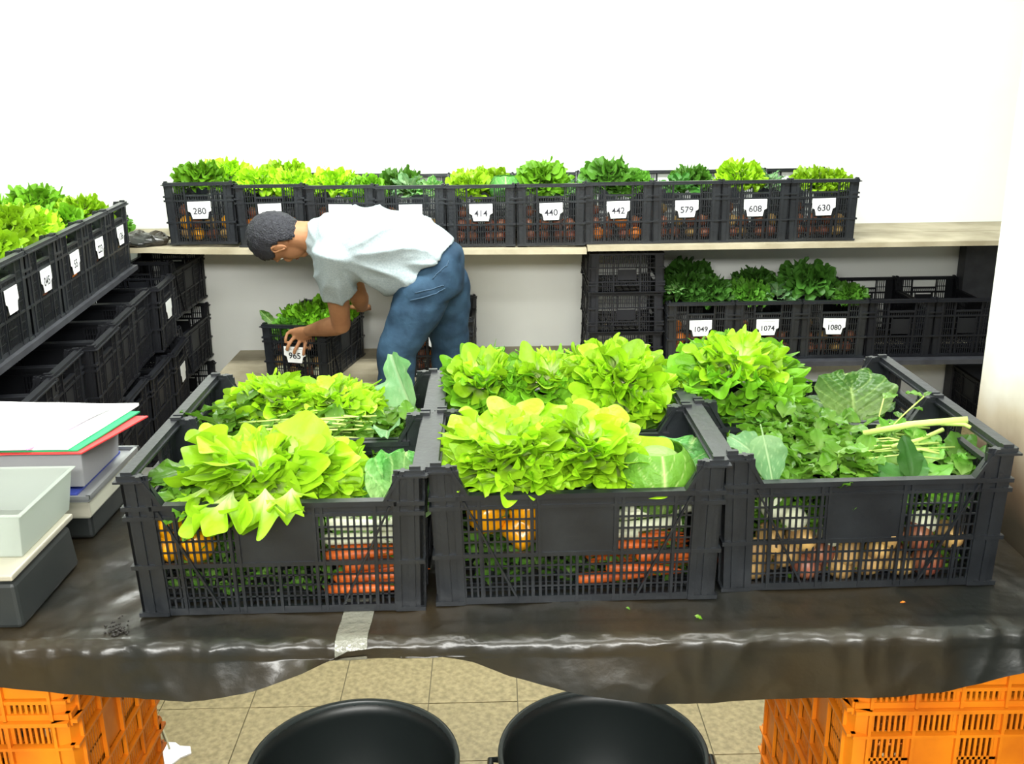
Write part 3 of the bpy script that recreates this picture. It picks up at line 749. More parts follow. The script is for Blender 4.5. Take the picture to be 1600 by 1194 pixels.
bunch('parsley_bunch', cl(2, 0, .145, .05, .14), 'leafy stalks with pale green stems in the front right crate', 'mid', 62, 120, (.10, .10), .08, stems=22)
bunch('mixed_greens', cl(2, 1, .08, -.06, .12), 'green leaves below the chard in the rear right crate', 'mid', 63, 90, (.11, .09), .075)
# spinach with big dark leaves at the front right
sp_ = empty('spinach_plant', cl(2, 0, .115, -.085, .165), (0, 0, 0), label='dark green spinach plant with long leaves at the front of the front right crate', cat='spinach')
for az, t, s, r in ((100, 15, .80, .2), (178, 70, .95, .3), (165, 45, .8, -.4), (60, 35, .62, .3), (200, 92, .9, .2), (20, 55, .75, 0), (330, 80, .8, .4), (350, 60, .7, -.3), (45, 70, .7, .2)):
    place_leaf(sp_, OVAL[int(az) % 4], 'dark' if az in (100, 165, 60, 45) else 'mid', (0, 0, 0), R(az), R(t), r, s * 1.35)
sp2 = empty('turnip_greens', cl(2, 0, .205, -.02, .17), (0, 0, 0), label='jagged green leaf tops at the right corner of the front right crate', cat='greens')
for az, t, s, r in ((40, 55, .55, .5), (15, 45, .5, -.3), (80, 70, .5, .2), (-20, 70, .5, .4), (200, 80, .45, 0)):
    place_leaf(sp2, CHARD[int(abs(az)) % 2], 'mid', (0, 0, 0), R(az), R(t), r, s)
# pale stalks
mb = MB(); a = cl(2, 0, .06, .045, .235); bb = on(1512, 656, a.z + .045)
mb.tube([a, a.lerp(bb, .5) + Vector((0, 0, .006)), bb], [.006, .0065, .007], 10)
mb.tube([a.lerp(bb, .75), a.lerp(bb, .9) + Vector((.012, -.008, -.004)), bb + Vector((.002, -.012, -.012))], [.005, .0045, .004], 8)
tag(mb.build('celery_stalk', 'stem', smooth=True), 'pale yellow-green cut stalk lying across the front right crate', 'stalk')
mb = MB(); a = cl(2, 0, .10, -.005, .225); mb.tube([a, cl(2, 0, .16, .01, .232), cl(2, 0, .215, .03, .245)], [.004, .004, .0045], 8)
tag(mb.build('celery_stalk', 'stem', smooth=True), 'thinner pale stalk below the cut one in the front right crate', 'stalk')
# thin sprig leaning over the rim
sg = empty('herb_sprig', cl(2, 0, .13, .10, .215), (0, 0, 0), label='thin herb sprig with round leaves standing above the right rim of the front right crate', cat='herb')
mb = MB().tube([(0, 0, 0), (.04, .015, .035), (.075, .01, .075)], .0016, 6).tube([(0, 0, 0), (-.01, .02, .03), (.0, .03, .065)], .0014, 6); mb.build('stem', 'stem', sg, True)
for (x, y, z, az, t, s) in ((.075, .01, .075, 160, 65, .75), (.075, .01, .075, 20, 50, .4), (.0, .03, .065, 30, 70, .8), (.03, .012, .028, 90, 60, .5), (.055, .012, .05, -60, 70, .5)):
    place_leaf(sg, SMALL[1], 'cress', (x, y, z), R(az), R(t), 0, s * 1.1)
# chard: large round dark leaves in the rear right crate
ch = empty('chard_plant', cl(2, 1, .130, -.035, .165), (0, 0, 0), label='large veined dark green leaf standing up in the rear right crate', cat='chard')
for az, t, s, r, me in ((85, 14, .80, 0, 1), (60, 34, .66, .35, 0), (140, 52, .60, -.5, 1), (180, 72, .66, .1, 0), (200, 86, .62, .3, 1), (20, 55, .5, .2, 0), (-60, 80, .5, 0, 1)):
    o = place_leaf(ch, SAV[me] if s > .7 else CHARD[me], 'chard', (0, 0, 0), R(az), R(t), r, s)
# kale leaves
def kale(name, base, tip, label, w=1.0, face=(0, -1, .3), me=KALE[0], m='kale'):
    base = Vector(base); tip = Vector(tip); y = (tip - base); Ln = y.length; y.normalize(); z = Vector(face); z = (z - y * z.dot(y)).normalized(); x = y.cross(z)
    Lm = me.vertices[-1].co.length if False else .215
    o = link(name, me, m); k = Ln / Lm
    mt = Matrix((x * k * w, y * k, z * k)).transposed().to_4x4(); mt.translation = base; o.matrix_world = mt
    return tag(o, label, 'leaf')
kale('leafy_green', cl(0, 1, .245, -.06, .185), at(594, 548, 2.27), 'tall grey-green leaf with a thick stalk standing up in the rear left crate', .6, (-.4, -1, .2))
kale('leafy_green', at(1188, 662, 1.80), at(1212, 757, 1.69), 'long pale grey-green leaf drooping over the front rim of the front right crate', .95, (-.1, -1, .25), KALE[1])
kale('leafy_green', at(1196, 726, 1.75), at(1134, 662, 1.83), 'pale grey-green leaf at the left corner of the front right crate', 1.0, (.1, -1, .9), KALE[1])
kale('leafy_green', cl(0, 1, .17, -.08, .21), on(598, 660, TZ + .27), 'short curled pale leaf beside the stalk of the tall leaf', .9, (0, -1, .6), KALE[1])
# savoy cabbages
def savoy(loc, label, rad, seed, outer, rot=(0, 0, 0)):
    o = empty('savoy_cabbage', loc, rot, label=label, cat='cabbage')
    m = MB().ell((0, 0, 0), (rad * .86, rad * .86, rad * .80), None, 24, 16); me = m.mesh('heart', True)
    a = me.attributes.new('rr', 'FLOAT', 'POINT'); a.data.foreach_set('value', np.full(len(me.vertices), .45, np.float32))
    link('heart', me, 'savoy_pale', o)
    r_ = random.Random(seed)
    for i in range(7):
        az = i * 2 * PI / 7 + .3; n = wrapleaf(rad * (1.0 + .02 * (i % 2)), seed + i); x = link('wrapper_leaf', n, 'savoy_pale', o); x.rotation_euler = (0, 0, az)
    for az, t, s, me_ in outer:
        place_leaf(o, SAV[me_], 'savoy', (math.cos(R(az)) * rad * .5, math.sin(R(az)) * rad * .5, -rad * .8), R(az), R(t), 0, s, name='outer_leaf', label='loose dark outer leaf')
    return o
def wrapleaf(rad, seed, na=41, nr=44):
    r_ = np.random.RandomState(seed); u = np.linspace(.02, 1, nr); v = np.linspace(-1, 1, na); U, Vv = np.meshgrid(u, v, indexing='ij')
    ph = PI - U * PI * .80; wid = .95 * np.sin(np.clip(U * 1.05, 0, 1) * PI * .62) ** .7
    th = Vv * wid
    vp = np.abs(np.sin((U - np.abs(Vv) * .35) * PI * 5)); mid = np.clip(1 - np.abs(Vv) * 14, 0, 1)
    vein = np.maximum(np.clip(1 - vp * 6, 0, 1) * .7, mid)
    rr = rad * (1 + .03 * U + .05 * np.clip(U - .85, 0, 1) / .15 + .012 * vp * (1 - mid))
    x = rr * np.sin(ph) * np.cos(th); y = rr * np.sin(ph) * np.sin(th) ; z = rr * .92 * np.cos(ph)
    return gridmesh('wrapper_leaf', np.stack([x, y, z], -1).reshape(-1, 3), nr, na, {'rr': np.clip(.4 + .6 * U, 0, 1), 'vein': vein})
savoy(cl(1, 0, .156, -.062, .205), 'savoy cabbage with a loose outer leaf in the right half of the front middle crate', .076, 5, ((12, 34, .80, 2), (50, 30, .75, 2), (100, 30, .6, 1), (150, 30, .6, 0)))
sv = empty('savoy_cabbage', cl(0, 0, .185, -.035, .145), (0, 0, 0), label='savoy cabbage leaf cluster with white veins at the right end of the front left crate', cat='cabbage')
for az, t, s, me_ in ((-160, 12, .0, 0), (75, 10, .0, 0)): pass
def face_leaf(par, me, m, base, tip, face, w=1.0, label=None):
    base = Vector(base); tip = Vector(tip); y = tip - base; Ln = y.length; y.normalize(); z = Vector(face); z = (z - y * z.dot(y)).normalized(); x = y.cross(z)
    o = link('leaf', me, m, par); k = Ln / .19; mt = Matrix((x * k * w, y * k, z * k)).transposed().to_4x4(); mt.translation = base; o.matrix_local = mt
    if label: o['label'] = label
    return o
face_leaf(sv, SAV[2], 'savoy', (.045, -.065, -.005), (-.075, .03, .085), (-.2, -.8, 1), .85)
face_leaf(sv, SAV[2], 'savoy', (.03, -.05, -.02), (.045, .08, .115), (.3, -1, .6), .75)
face_leaf(sv, SAV[0], 'savoy', (.02, -.03, -.03), (-.09, -.03, .06), (-.2, -.8, 1), .8)
face_leaf(sv, SAV[1], 'savoy', (.0, .0, -.03), (.0, .11, .10), (0, -1, .8), .9)

# --- vegetables low in the front crates, seen through the mesh
def veg(kind, me, m, loc, rot, label, group, cat, sc=1):
    o = link(kind, me, m); o.location = loc; o.rotation_euler = rot; o.scale = (sc,) * 3; return tag(o, label, cat, group)
car_me = MB().tube([(0, 0, 0), (.008, 0, 0), (.05, .002, 0), (.11, 0, .002), (.155, .002, 0), (.17, .002, 0)], [.006, .0135, .013, .010, .005, .001], 10).mesh('carrot', True)
pep_me = None
def lobed(seed, a=.036, h=.04, lob=.12, nu=20, nv=12):
    v = []; m = MB(); m.ell((0, 0, 0), (a, a, h), None, nu, nv)
    m.v = [(x * (1 + lob * math.cos(4 * math.atan2(y, x))), y * (1 + lob * math.cos(4 * math.atan2(y, x))), z - .25 * h * math.exp(-(x * x + y * y) / (a * a * .15)) * (1 if z > 0 else -1)) for x, y, z in m.v]
    return m
pepper_me = lobed(1).mesh('pepper', True); orange_me = MB().ell((0, 0, 0), (.036, .036, .034), None, 20, 12).mesh('orange', True)
pot_me = MB().ell((0, 0, 0), (.036, .027, .024), None, 14, 10).mesh('potato', True)
oni = MB().ell((0, 0, 0), (.031, .031, .027), None, 14, 10); oni.tube([(0, 0, .022), (0, 0, .034), (.003, 0, .046)], [.009, .004, .002], 8); oni_me = oni.mesh('onion', True)
leek_me = MB().tube([(0, 0, 0), (.01, 0, 0), (.1, .001, 0), (.17, 0, .002)], [.010, .0145, .013, .015], 12).mesh('leek', True)
nyel = []
for c, (xs_, n) in ((0, ((.075, .215), 12)), (1, ((.02, .22), 14))):
    for i in range(n):
        x = xs_[0] + (xs_[1] - xs_[0]) * ((i * .37) % 1) * .35 + (0 if c == 0 else -.02 + .03 * (i % 3)); row = i % 4; p = cl(c, 0, x, -.128 + .026 * (i // 4), .032 + .0225 * row)
        veg('carrot', car_me, 'carrot', p, (0, random.uniform(-.06, .06), ca(c) + random.uniform(-.12, .12)), 'orange carrot lying low in the front %s crate, seen through its mesh' % ['left', 'middle'][c], 'carrots in the front %s crate' % ['left', 'middle'][c], 'carrot', .85)
for i, (x, z) in enumerate(((-.205, .128), (-.20, .160), (-.16, .125))): veg('orange_pepper', pepper_me, 'yellow', cl(0, 0, x, -.108, z), (1.2, .3 * i, i), 'glossy yellow-orange pepper behind the mesh at the left of the front left crate', 'yellow peppers in the front left crate', 'pepper')
for i, (x, z) in enumerate(((-.10, .125), (-.085, .165), (-.165, .16))): veg('orange_pepper', pepper_me, 'yellow', cl(1, 0, x, -.104, z), (1.2, .3 * i, i), 'yellow-orange pepper behind the mesh of the front middle crate', 'yellow peppers in the front middle crate', 'pepper')
for i in range(4): veg('leek', leek_me, 'white_veg', cl(0, 0, .08 + .006 * i, -.118 + .03 * (i // 2), .128 + .030 * (i % 2)), (0, .05 * i, ca(0)), 'white leek stem behind the mesh at the right of the front left crate', 'leeks in the front left crate', 'leek', .8)
for i in range(5): veg('leek', leek_me, 'white_veg', cl(1, 0, (.06, .08, -.06, .09, -.02)[i], -.118 + .012 * (i % 2), (.128, .150, .110, .165, .118)[i]), (0, (-.08, -.1, .0, -.05, 0)[i], ca(1)), 'white leek stem behind the mesh of the front middle crate', 'leeks in the front middle crate', 'leek', .8)
for i in range(20):
    x = -.20 + .40 * ((i * .618) % 1); p = cl(2, 0, x, -.118 + .05 * (i // 16), .032 + .028 * (i % 3))
    if i % 4 == 3: veg('red_onion', oni_me, 'onion', p, (random.uniform(0, 3), 0, i), 'red-brown onion behind the mesh of the front right crate', 'onions in the front right crate', 'onion')
    else: veg('potato', pot_me, 'potato', p, (random.uniform(0, 3), random.uniform(0, 1), i), 'yellow-brown potato behind the mesh of the front right crate', 'potatoes in the front right crate', 'potato')
for i in range(4): veg('turnip', orange_me, 'white_veg', cl(2, 0, (-.16, -.12, -.05, .13)[i], -.112, (.15, .125, .09, .11)[i]), (0, 0, i), 'small white turnip behind the mesh of the front right crate', 'turnips in the front right crate', 'turnip', .7)
for c, sx in ((0, .2), (1, .2), (2, .2)):
    me = sprigs(80 + c, 800, (sx + .010, .056), .165, sc=.5, low=.0); 
    o = link('leafy_filling', me, 'cress' if c == 2 else 'mid'); o.location = cl(c, 0, 0, -.064, .012); o.rotation_euler = (0, 0, ca(c))
    tag(o, 'dark leafy greens packed low in the front %s crate behind its mesh' % ['left', 'middle', 'right'][c], 'greens', kind='stuff')
for c in range(3):
    me = sprigs(90 + c, 160, (.22, .12), .14, sc=.9); o = link('leafy_filling', me, 'mid'); o.location = cl(c, 1, 0, 0, .015); o.rotation_euler = (0, 0, ca(c))
    tag(o, 'leafy greens deep inside the rear %s crate of the table' % ['left', 'middle', 'right'][c], 'greens', kind='stuff')

# ------------------------------------------------------------------ crates on the upper back shelf
def bh(loc, m, k, sc, label, group=None, kale_=False, rz=0, name='lettuce', cat='lettuce'):
    o = link(name, (BK if kale_ else BH)[k % (3 if kale_ else 4)], m); o.location = loc; o.scale = (sc,) * 3; o.rotation_euler = (0, 0, rz)
    return tag(o, label, cat, group)
CN = {'280': 'at the far left', '414': 'right of the man', '440': 'under the big round lettuce', '442': 'at the step of the shelf', '579': 'with the dark leaves', '608': 'second from the right', '630': 'at the right end', '1049': 'beside the upturned crates', '1074': 'in the middle', '1080': 'under the tall curly lettuce', '965': 'held by the man', '1076': 'behind his legs', '136': 'at the far end', '223': 'second along the wall', '55': 'third along the wall', '045': 'nearest of the wall row'}
def fill(x, y, z, ax, ay, cname, seed, kinds):
    """x,y: front bottom centre; ax unit vector into the crate, ay sideways"""
    r_ = random.Random(seed); w_ = cname.split()[-1]; cname = 'crate %s %s' % (w_, CN[w_]) if w_ in CN else cname
    for i in range(9):
        kd = kinds[i % len(kinds)]
        me, m, nm, ct, lb = {'o': (oni_me, 'onion', 'red_onion', 'onion', 'red-brown onion'), 'p': (pot_me, 'potato', 'potato', 'potato', 'yellow-brown potato'), 'r': (orange_me, 'orange_veg', 'orange', 'orange', 'orange fruit'), 'w': (orange_me, 'white_veg', 'turnip', 'turnip', 'pale turnip'), 'y': (orange_me, 'yellow', 'lemon', 'fruit', 'yellow fruit')}[kd]
        s = (-.095, -.035, .03, .092)[i % 4] + r_.uniform(-.01, .01); d = .05 + .02 * r_.random() + (.03 if i > 7 else 0); h = .042 + .052 * (i // 4)
        p = Vector((x, y, z)) + ax * d + ay * s + Vector((0, 0, h)); 
        veg(nm, me, m, p, (r_.uniform(0, 3), r_.uniform(0, 1), i), '%s behind the mesh of %s' % (lb, cname), '%s seen in %s' % (ct, cname), ct, .85)
back = [(-1.39, .980, '280'), (-1.0746, .966, '301'), (-.7592, .958, None), (-.4438, .953, None), (-.1284, .951, '414'), (.187, .951, '440')]
AX = Vector((0, 1, 0)); AY = Vector((1, 0, 0)); YF = 4.553
labs = {'280': 'crate with the card 280, leftmost on the upper back shelf', '414': 'upper shelf crate with the card 414, holding a lime lettuce and a dark cabbage', '440': 'upper shelf crate with the card 440 under a big round lettuce', '442': 'crate with the card 442, first on the raised right part of the upper shelf', '579': 'upper shelf crate with the card 579, filled with low dark leaves',
        '608': 'upper shelf crate with the card 608, second from the right end', '630': 'crate with the card 630, rightmost on the upper back shelf'}
hid = ["crate behind the man's head, next to the crate 280", "crate on the upper shelf above the man's shoulder", "crate on the upper shelf above the man's lower back, next to crate 414"]
for i, (x, z, n) in enumerate(back):
    lab = labs.get(n) or hid[i - 1]
    crate((x, YF + CL / 2, z + .001), PI / 2, lab, number=n if n in labs else None, blank=n not in labs)
    cn = 'the crate ' + n if n in labs else ['', 'the crate behind the head', 'the crate above the shoulder', 'the crate above the lower back'][i]
    fill(x, YF, z, AX, AY, cn, i, ['py', 'rr', 'op', 'op', 'oo', 'oo'][i] + 'o')
for i, n in enumerate(('442', '579', '608', '630')):
    x = .49 + .3086 * i; crate((x, 4.565 + CL / 2, .954), PI / 2, labs[n], number=n); fill(x, 4.565, .954, AX, AY, 'the crate ' + n, 20 + i, ['roo', 'oop', 'opo', 'ooop'][i])
# heads on the upper back shelf
top = [(-1.42, 4.66, 1.19, 'lime_mid', 0, 1.05, 'frilly lettuce on top of the crate 280, its left one', 0), (-1.33, 4.82, 1.19, 'lime', 1, 1.1, 'light lettuce behind the frilly one of the crate 280', 0), (-1.14, 4.66, 1.17, 'lime', 2, .95, "light lettuce in the crate behind the man's head, its left one", 0), (-1.0, 4.68, 1.16, 'lime', 3, .95, "light lettuce in the crate behind the man's head, its right one", 0), (-1.06, 4.88, 1.18, 'lime', 0, 1.0, "light lettuce at the back of the crate behind the man's head", 0),
       (-.80, 4.68, 1.16, 'lime', 1, 1.0, "light lettuce in the crate above the man's shoulder", 0), (-.66, 4.66, 1.14, 'lime_mid', 2, .85, "lettuce in the right corner of the crate above the man's shoulder", 0), (-.74, 4.63, 1.15, 'kale', 0, .6, "grey-green leaves at the front of the crate above the man's shoulder", 1),
       (-.46, 4.70, 1.14, 'kale', 1, .95, "grey-green kale in the crate above the man's lower back", 1), (-.36, 4.68, 1.14, 'savoy', 2, .8, "dark green kale in the right corner of the crate above the man's lower back", 1), (-.52, 4.82, 1.14, 'mid', 3, 1.0, "green lettuce at the back of the crate above the man's lower back", 0),
       (-.18, 4.68, 1.14, 'lime', 0, 1.0, 'light lettuce in the left half of the crate 414', 0), (-.10, 4.86, 1.14, 'lime', 1, 1.0, 'light lettuce behind the lime one in the crate 414', 0),
       (.15, 4.68, 1.15, 'lime_mid', 2, 1.15, 'big round lettuce on top of the crate 440', 0), (.28, 4.68, 1.13, 'kale', 0, .7, 'grey-green leaves in the right corner of the crate 440', 1), (.16, 4.88, 1.15, 'lime_mid', 3, 1.1, 'lettuce behind the big round one in the crate 440', 0),
       (.46, 4.72, 1.17, 'mid', 1, 1.15, 'curly green lettuce on top of the crate 442', 0), (.56, 4.68, 1.14, 'mid', 2, .9, 'low green lettuce in the right corner of the crate 442', 0), (.36, 4.66, 1.13, 'kale', 1, .7, 'grey-green leaves in the left corner of the crate 442', 1),
       (.78, 4.68, 1.135, 'dark', 1, .9, 'low dark green leaves in the crate 579', 1), (.86, 4.86, 1.14, 'mid', 0, .9, 'green lettuce behind the dark leaves of the crate 579', 0),
       (1.06, 4.70, 1.165, 'lime', 2, 1.0, 'taller light lettuce in the crate 608', 0), (1.19, 4.70, 1.14, 'kale', 2, .9, 'grey-green leaves beside the light lettuce of the crate 608', 1),
       (1.40, 4.72, 1.14, 'lime', 3, .9, 'low light lettuce at the left of the crate 630, shelf end', 0), (1.50, 4.76, 1.13, 'lime', 0, .85, 'low light lettuce at the right of the last crate 630', 0)]
for k, (x, y, z, m, me, s, lb, kk) in enumerate(top):
    bh((x, max(y, 4.575 + .125 * s), z + .035), m, me, s, lb, kale_=bool(kk), rz=k * 1.3, name='kale' if kk else 'lettuce', cat='kale' if kk else 'lettuce')
o = savoy((-.02, 4.66, 1.20), 'dark green savoy cabbage at the right of the crate 414', .07, 77, ())
for ch_ in o.children: ch_.material_slots[0].link = 'OBJECT'; ch_.material_slots[0].material = M['savoy']
bh((-1.95, 4.95, .99), 'mid', 1, .8, 'small lettuce lying on the back shelf left of the crate 280')

# ------------------------------------------------------------------ lower right shelf
for i, n in enumerate(('1049', '1074', '1080')):
    x = .885 + .312 * i; crate((x, 4.57 + CL / 2, .397), PI / 2, 'lower shelf crate with the card %s, %s' % (n, ('beside the stack of upturned crates', 'middle one of the three filled crates', 'under the tall dark curly lettuce')[i]), number=n); fill(x, 4.57, .397, AX, AY, 'the crate ' + n, 40 + i, ['ro', 'oo', 'oop'][i])
for i, lb in enumerate(('empty black crate right of the crate 1080', 'empty black crate at the right end of the lower shelf, by the dark post')):
    crate((1.821 + .310 * i, 4.57 + CL / 2, .397), PI / 2, lb, kind='old')
low = [(.83, 4.68, .62, 'darkcurl', 0, 1.1, 'dark curly lettuce at the left of the crate 1049', 0), (.95, 4.70, .61, 'darkcurl', 1, 1.05, 'dark curly lettuce at the right of the crate 1049', 0), (.88, 4.9, .64, 'darkcurl', 2, 1.15, 'dark curly lettuce at the back of the crate 1049', 0), (.77, 4.62, .66, 'savoy', 0, .5, 'grey-green leaf tuft at the left rim of the crate 1049', 1),
       (1.13, 4.70, .60, 'mid', 3, .95, 'mid-green lettuce at the left of the crate 1074', 0), (1.27, 4.68, .60, 'kale', 1, .9, 'grey-green leaves at the right of the crate 1074', 1), (1.2, 4.9, .61, 'darkcurl', 0, 1.0, 'dark lettuce behind the mid-green one of the crate 1074', 0),
       (1.42, 4.70, .64, 'darkcurl', 2, 1.25, 'tall dark curly lettuce standing in the crate 1080', 0), (1.46, 4.9, .62, 'darkcurl', 1, 1.1, 'dark lettuce behind the tall curly one of the crate 1080', 0), (1.61, 4.66, .60, 'mid', 0, .75, 'low green leaves at the right of the crate 1080', 0)]
for k, (x, y, z, m, me, s, lb, kk) in enumerate(low):
    bh((x, max(y, 4.585 + .125 * s), z + .05), m, me, s, lb, kale_=bool(kk), rz=k * 1.1, name='kale' if kk else 'lettuce', cat='kale' if kk else 'lettuce')
# stack of three upturned low crates under the upper shelf, and others holding the shelves
for k in range(3):
    crate((.54, 4.60 + CL / 2, .336 + .1905 * k), PI / 2, 'low black crate turned upside down, %s of the empty stack beside crate 1049' % ('bottom one', 'middle one', 'topmost')[k], kind='low', flip=True)
for k in range(3):
    crate((-1.715, 4.57 + CL / 2, .0 + .312 * k), PI / 2, 'empty black crate in the dark corner stack below the crate 280, %s' % ('bottom one', 'middle one', 'topmost')[k], kind='old')
for x, nm in ((.50, 'below the empty low crates'), (2.45, 'below the right end of the shelf'), (1.3, 'below the crate 1074')):
    crate((x, 4.56 + CL / 2, 0), PI / 2, 'dark crate on the floor %s, carrying the lower shelf' % nm, kind='old')

# crate 965 on the lower shelf, and the one between the man's legs
A965 = PI / 2 - R(11); p = at(410, 590, 4.53)
fl965 = Vector((-1.150, 4.515, .336)); dx = Vector((math.cos(A965 - PI / 2), math.sin(A965 - PI / 2), 0)); dy = Vector((-dx.y, dx.x, 0))
c965 = fl965 + dx * CW / 2 + dy * CL / 2
k965 = crate((c965.x, c965.y, .336), A965, 'crate with the card 965 that the man is holding on the lower shelf', number='965')
for o in k965.children:
    if o.name.startswith('number_card'): o.location.z -= .016
for (s, d, z, m, k, sc, lb, kk) in ((-.02, .20, .23, 'lime_mid', 0, 1.05, "light green lettuce in the crate 965 under the man's arm", 0), (.05, .36, .23, 'lime_mid', 1, 1.0, 'light green lettuce at the back of the crate 965', 0), (-.07, .10, .21, 'mid', 2, .75, 'green lettuce at the front of the crate 965', 0), (.07, .17, .21, 'lime_mid', 3, .85, "green lettuce in the crate 965 right of the man's forearm", 0)):
    q_ = fl965 + dx * (CW / 2 + s) + dy * d; bh((q_.x, q_.y, .336 + z), m, k, sc, lb)
fill(*(fl965 + dx * CW / 2), dy, dx, 'the crate 965', 60, 'wpo')
q_ = fl965 + dx * .05 + dy * .08 + Vector((0, 0, .24)); kale('leafy_green', q_, q_ + Vector((-.09, .02, .085)), 'small pointed green leaf sticking out at the left of the crate 965', .6, (0, -1, .5), KALE[0], 'chard')
crate((-.335, 4.56 + CL / 2, .336), PI / 2, "crate with the card 1076, seen between the man's legs", number='1076'); fill(-.335, 4.56, .336, AX, AY, 'the crate 1076', 66, 'oor')
bh((-.33, 4.8, .54), 'mid', 2, .85, "low green lettuce in the crate 1076 behind the man's legs")

# ------------------------------------------------------------------ left wall: upper row
LZ = .925; lr = la + PI
ls = empty('wall_shelf', (0, 0, 0), label='upper shelf board along the left wall under the crates 55 and 223', cat='shelf')
def lboard(n0, n1, z, th, d0, d1, nm, par, m='board'):
    q = [lo + ldir * d0 + lnorm * n0, lo + ldir * d1 + lnorm * n0, lo + ldir * d1 + lnorm * n1, lo + ldir * d0 + lnorm * n1]
    MB().prism([(a.x, a.y) for a in q], z - th, z, lambda p: (p[0], p[2], p[1])).build(nm, m, par)
lboard(.012, -.28, LZ, .02, -.02, 2.25, 'shelf_board', ls, 'darkboard'); lboard(-.285, -.58, LZ, .02, -.02, 2.25, 'shelf_board', ls)
lnums = ['136', '223', '55', '045', None, None, None]
for i, n in enumerate(lnums):
    c_ = lo + ldir * (.156 + .3145 * i) - lnorm * CL / 2
    crate((c_.x, c_.y, LZ + .001), lr, ('left wall crate with the card %s, %s' % (n, ('at the far end of the row', 'second from the far end', 'third from the far end', 'nearest one with a readable card')[i])) if n else 'black crate on the left wall shelf, %s past the crate 045' % ('first', 'second', 'third')[i - 4], number=n, blank=not n)
    if n: fill(*(lo + ldir * (.156 + .3145 * i))[:2], LZ, -lnorm, ldir, 'the crate ' + n, 80 + i, ['po', 'oo', 'pro', 'ow'][i])
lt = [(.13, .13, .22, 'lime', 0, .95, 'light lettuce in the crate 136 on the left wall'), (.10, .33, .25, 'lime_mid', 1, 1.1, 'light lettuce at the back of the crate 136 on the left wall'), (.44, .14, .21, 'lime_mid', 2, 1.0, 'green lettuce in the crate 223 on the left wall'), (.45, .36, .24, 'lime_mid', 3, 1.1, 'light lettuce behind the green one in the wall crate 223'),
      (.74, .16, .24, 'lime', 0, 1.05, 'bright lettuce in the crate 55, right of its other one'), (.86, .20, .25, 'lime', 1, 1.2, 'bright lettuce in the crate 55, left of its other one'), (.80, .40, .22, 'lime', 2, 1.1, 'bright lettuce behind the two front ones of the crate 55'),
      (1.08, .15, .20, 'lime', 3, 1.2, 'bright lettuce in the crate 045 on the left wall'), (1.15, .36, .22, 'lime', 1, 1.2, 'bright lettuce behind another in the near wall crate 045'), (1.42, .2, .20, 'lime', 0, 1.2, 'bright lettuce in the first crate past the crate 045'), (1.0, .42, .33, 'kale', 2, .7, 'grey-green leaves standing at the back of the crate 045')]
for k, (s, d, h, m, me, sc, lb) in enumerate(lt):
    p = lo + ldir * s - lnorm * max(d, .03 + .125 * sc); bh((p.x, p.y, LZ + h), m, me, sc, lb, rz=k, kale_=(m == 'kale'), name='kale' if m == 'kale' else 'lettuce', cat='kale' if m == 'kale' else 'lettuce')
# lower tiers of empty crates below
ord_ = ['farthest', 'second from the far end', 'third from the far end', 'fourth from the far end', 'fifth from the far end', 'sixth from the far end', 'seventh from the far end']
for t in range(3):
    for i in range(7):
        off = (.13, .15, .12)[t] + .02 * math.sin(i * 2.1 + t); c_ = lo + ldir * (.06 + .318 * i) - lnorm * (CL / 2 - off)
        crate((c_.x, c_.y, .0 + .292 * t), lr + random.uniform(-.03, .03), 'empty black crate under the left wall shelf, %s tier, %s' % (('bottom', 'middle', 'top')[t], ord_[i]), kind='old', blank=(i == 0))
# plastic bag in the corner between both upper shelves
mb = MB().ell((0, 0, 0), (.12, .10, .035), None, 26, 16)
mb.v = [(x * (1 + .25 * noise.noise(Vector((x * 25, y * 25, z * 30)))), y * (1 + .25 * noise.noise(Vector((x * 25 + 5, y * 25, z * 30)))), z * (1 + .9 * noise.noise(Vector((x * 30 + 9, y * 30, z * 30))))) for x, y, z in mb.v]
o = mb.build('plastic_bag', 'sheet', None, False, label='crumpled black plastic bag in the shelf corner left of the crate 280', cat='bag'); o.location = (-1.68, 4.60, 1.0)

# ------------------------------------------------------------------ scales, trays and papers at the left of the table
def rbox(x0, x1, y0, y1, z0, z1, name, m, par, bev=.004, taper=0, **k):
    mb = MB().box(x0, x1, y0, y1, z0, z1)
    if taper:
        cx, cy = (x0 + x1) / 2, (y0 + y1) / 2
        mb.v = [(cx + (x - cx) * 1, y, z) if z > z0 + 1e-6 else (x + (taper if x < cx else -taper), y + (taper if y < cy else -taper), z) for x, y, z in mb.v]
    o = mb.build(name, m, par, **k); bm_ = o.modifiers.new('bevel', 'BEVEL'); bm_.width = bev; bm_.segments = 2; return o
sc1 = empty('weighing_scale', (-1.07, 1.73, TZ - .004), label='front weighing scale with a dark body and pale steel plate under the clear tray', cat='scale')
rbox(-.19, .178, -.12, .12, 0, .088, 'body', 'scale_dark', sc1, .008, taper=-.006)
rbox(-.15, .12, -.124, -.118, .018, .07, 'front_panel', 'scale_grey', sc1, .002)
rbox(-.10, .02, -.126, -.123, .035, .06, 'display', 'ink', sc1, .001)
rbox(-.19, .183, -.132, .130, .098, .110, 'plate', 'plate', sc1, .003)
rbox(-.10, .10, -.05, .05, .088, .098, 'plate_support', 'scale_dark', sc1, .002)
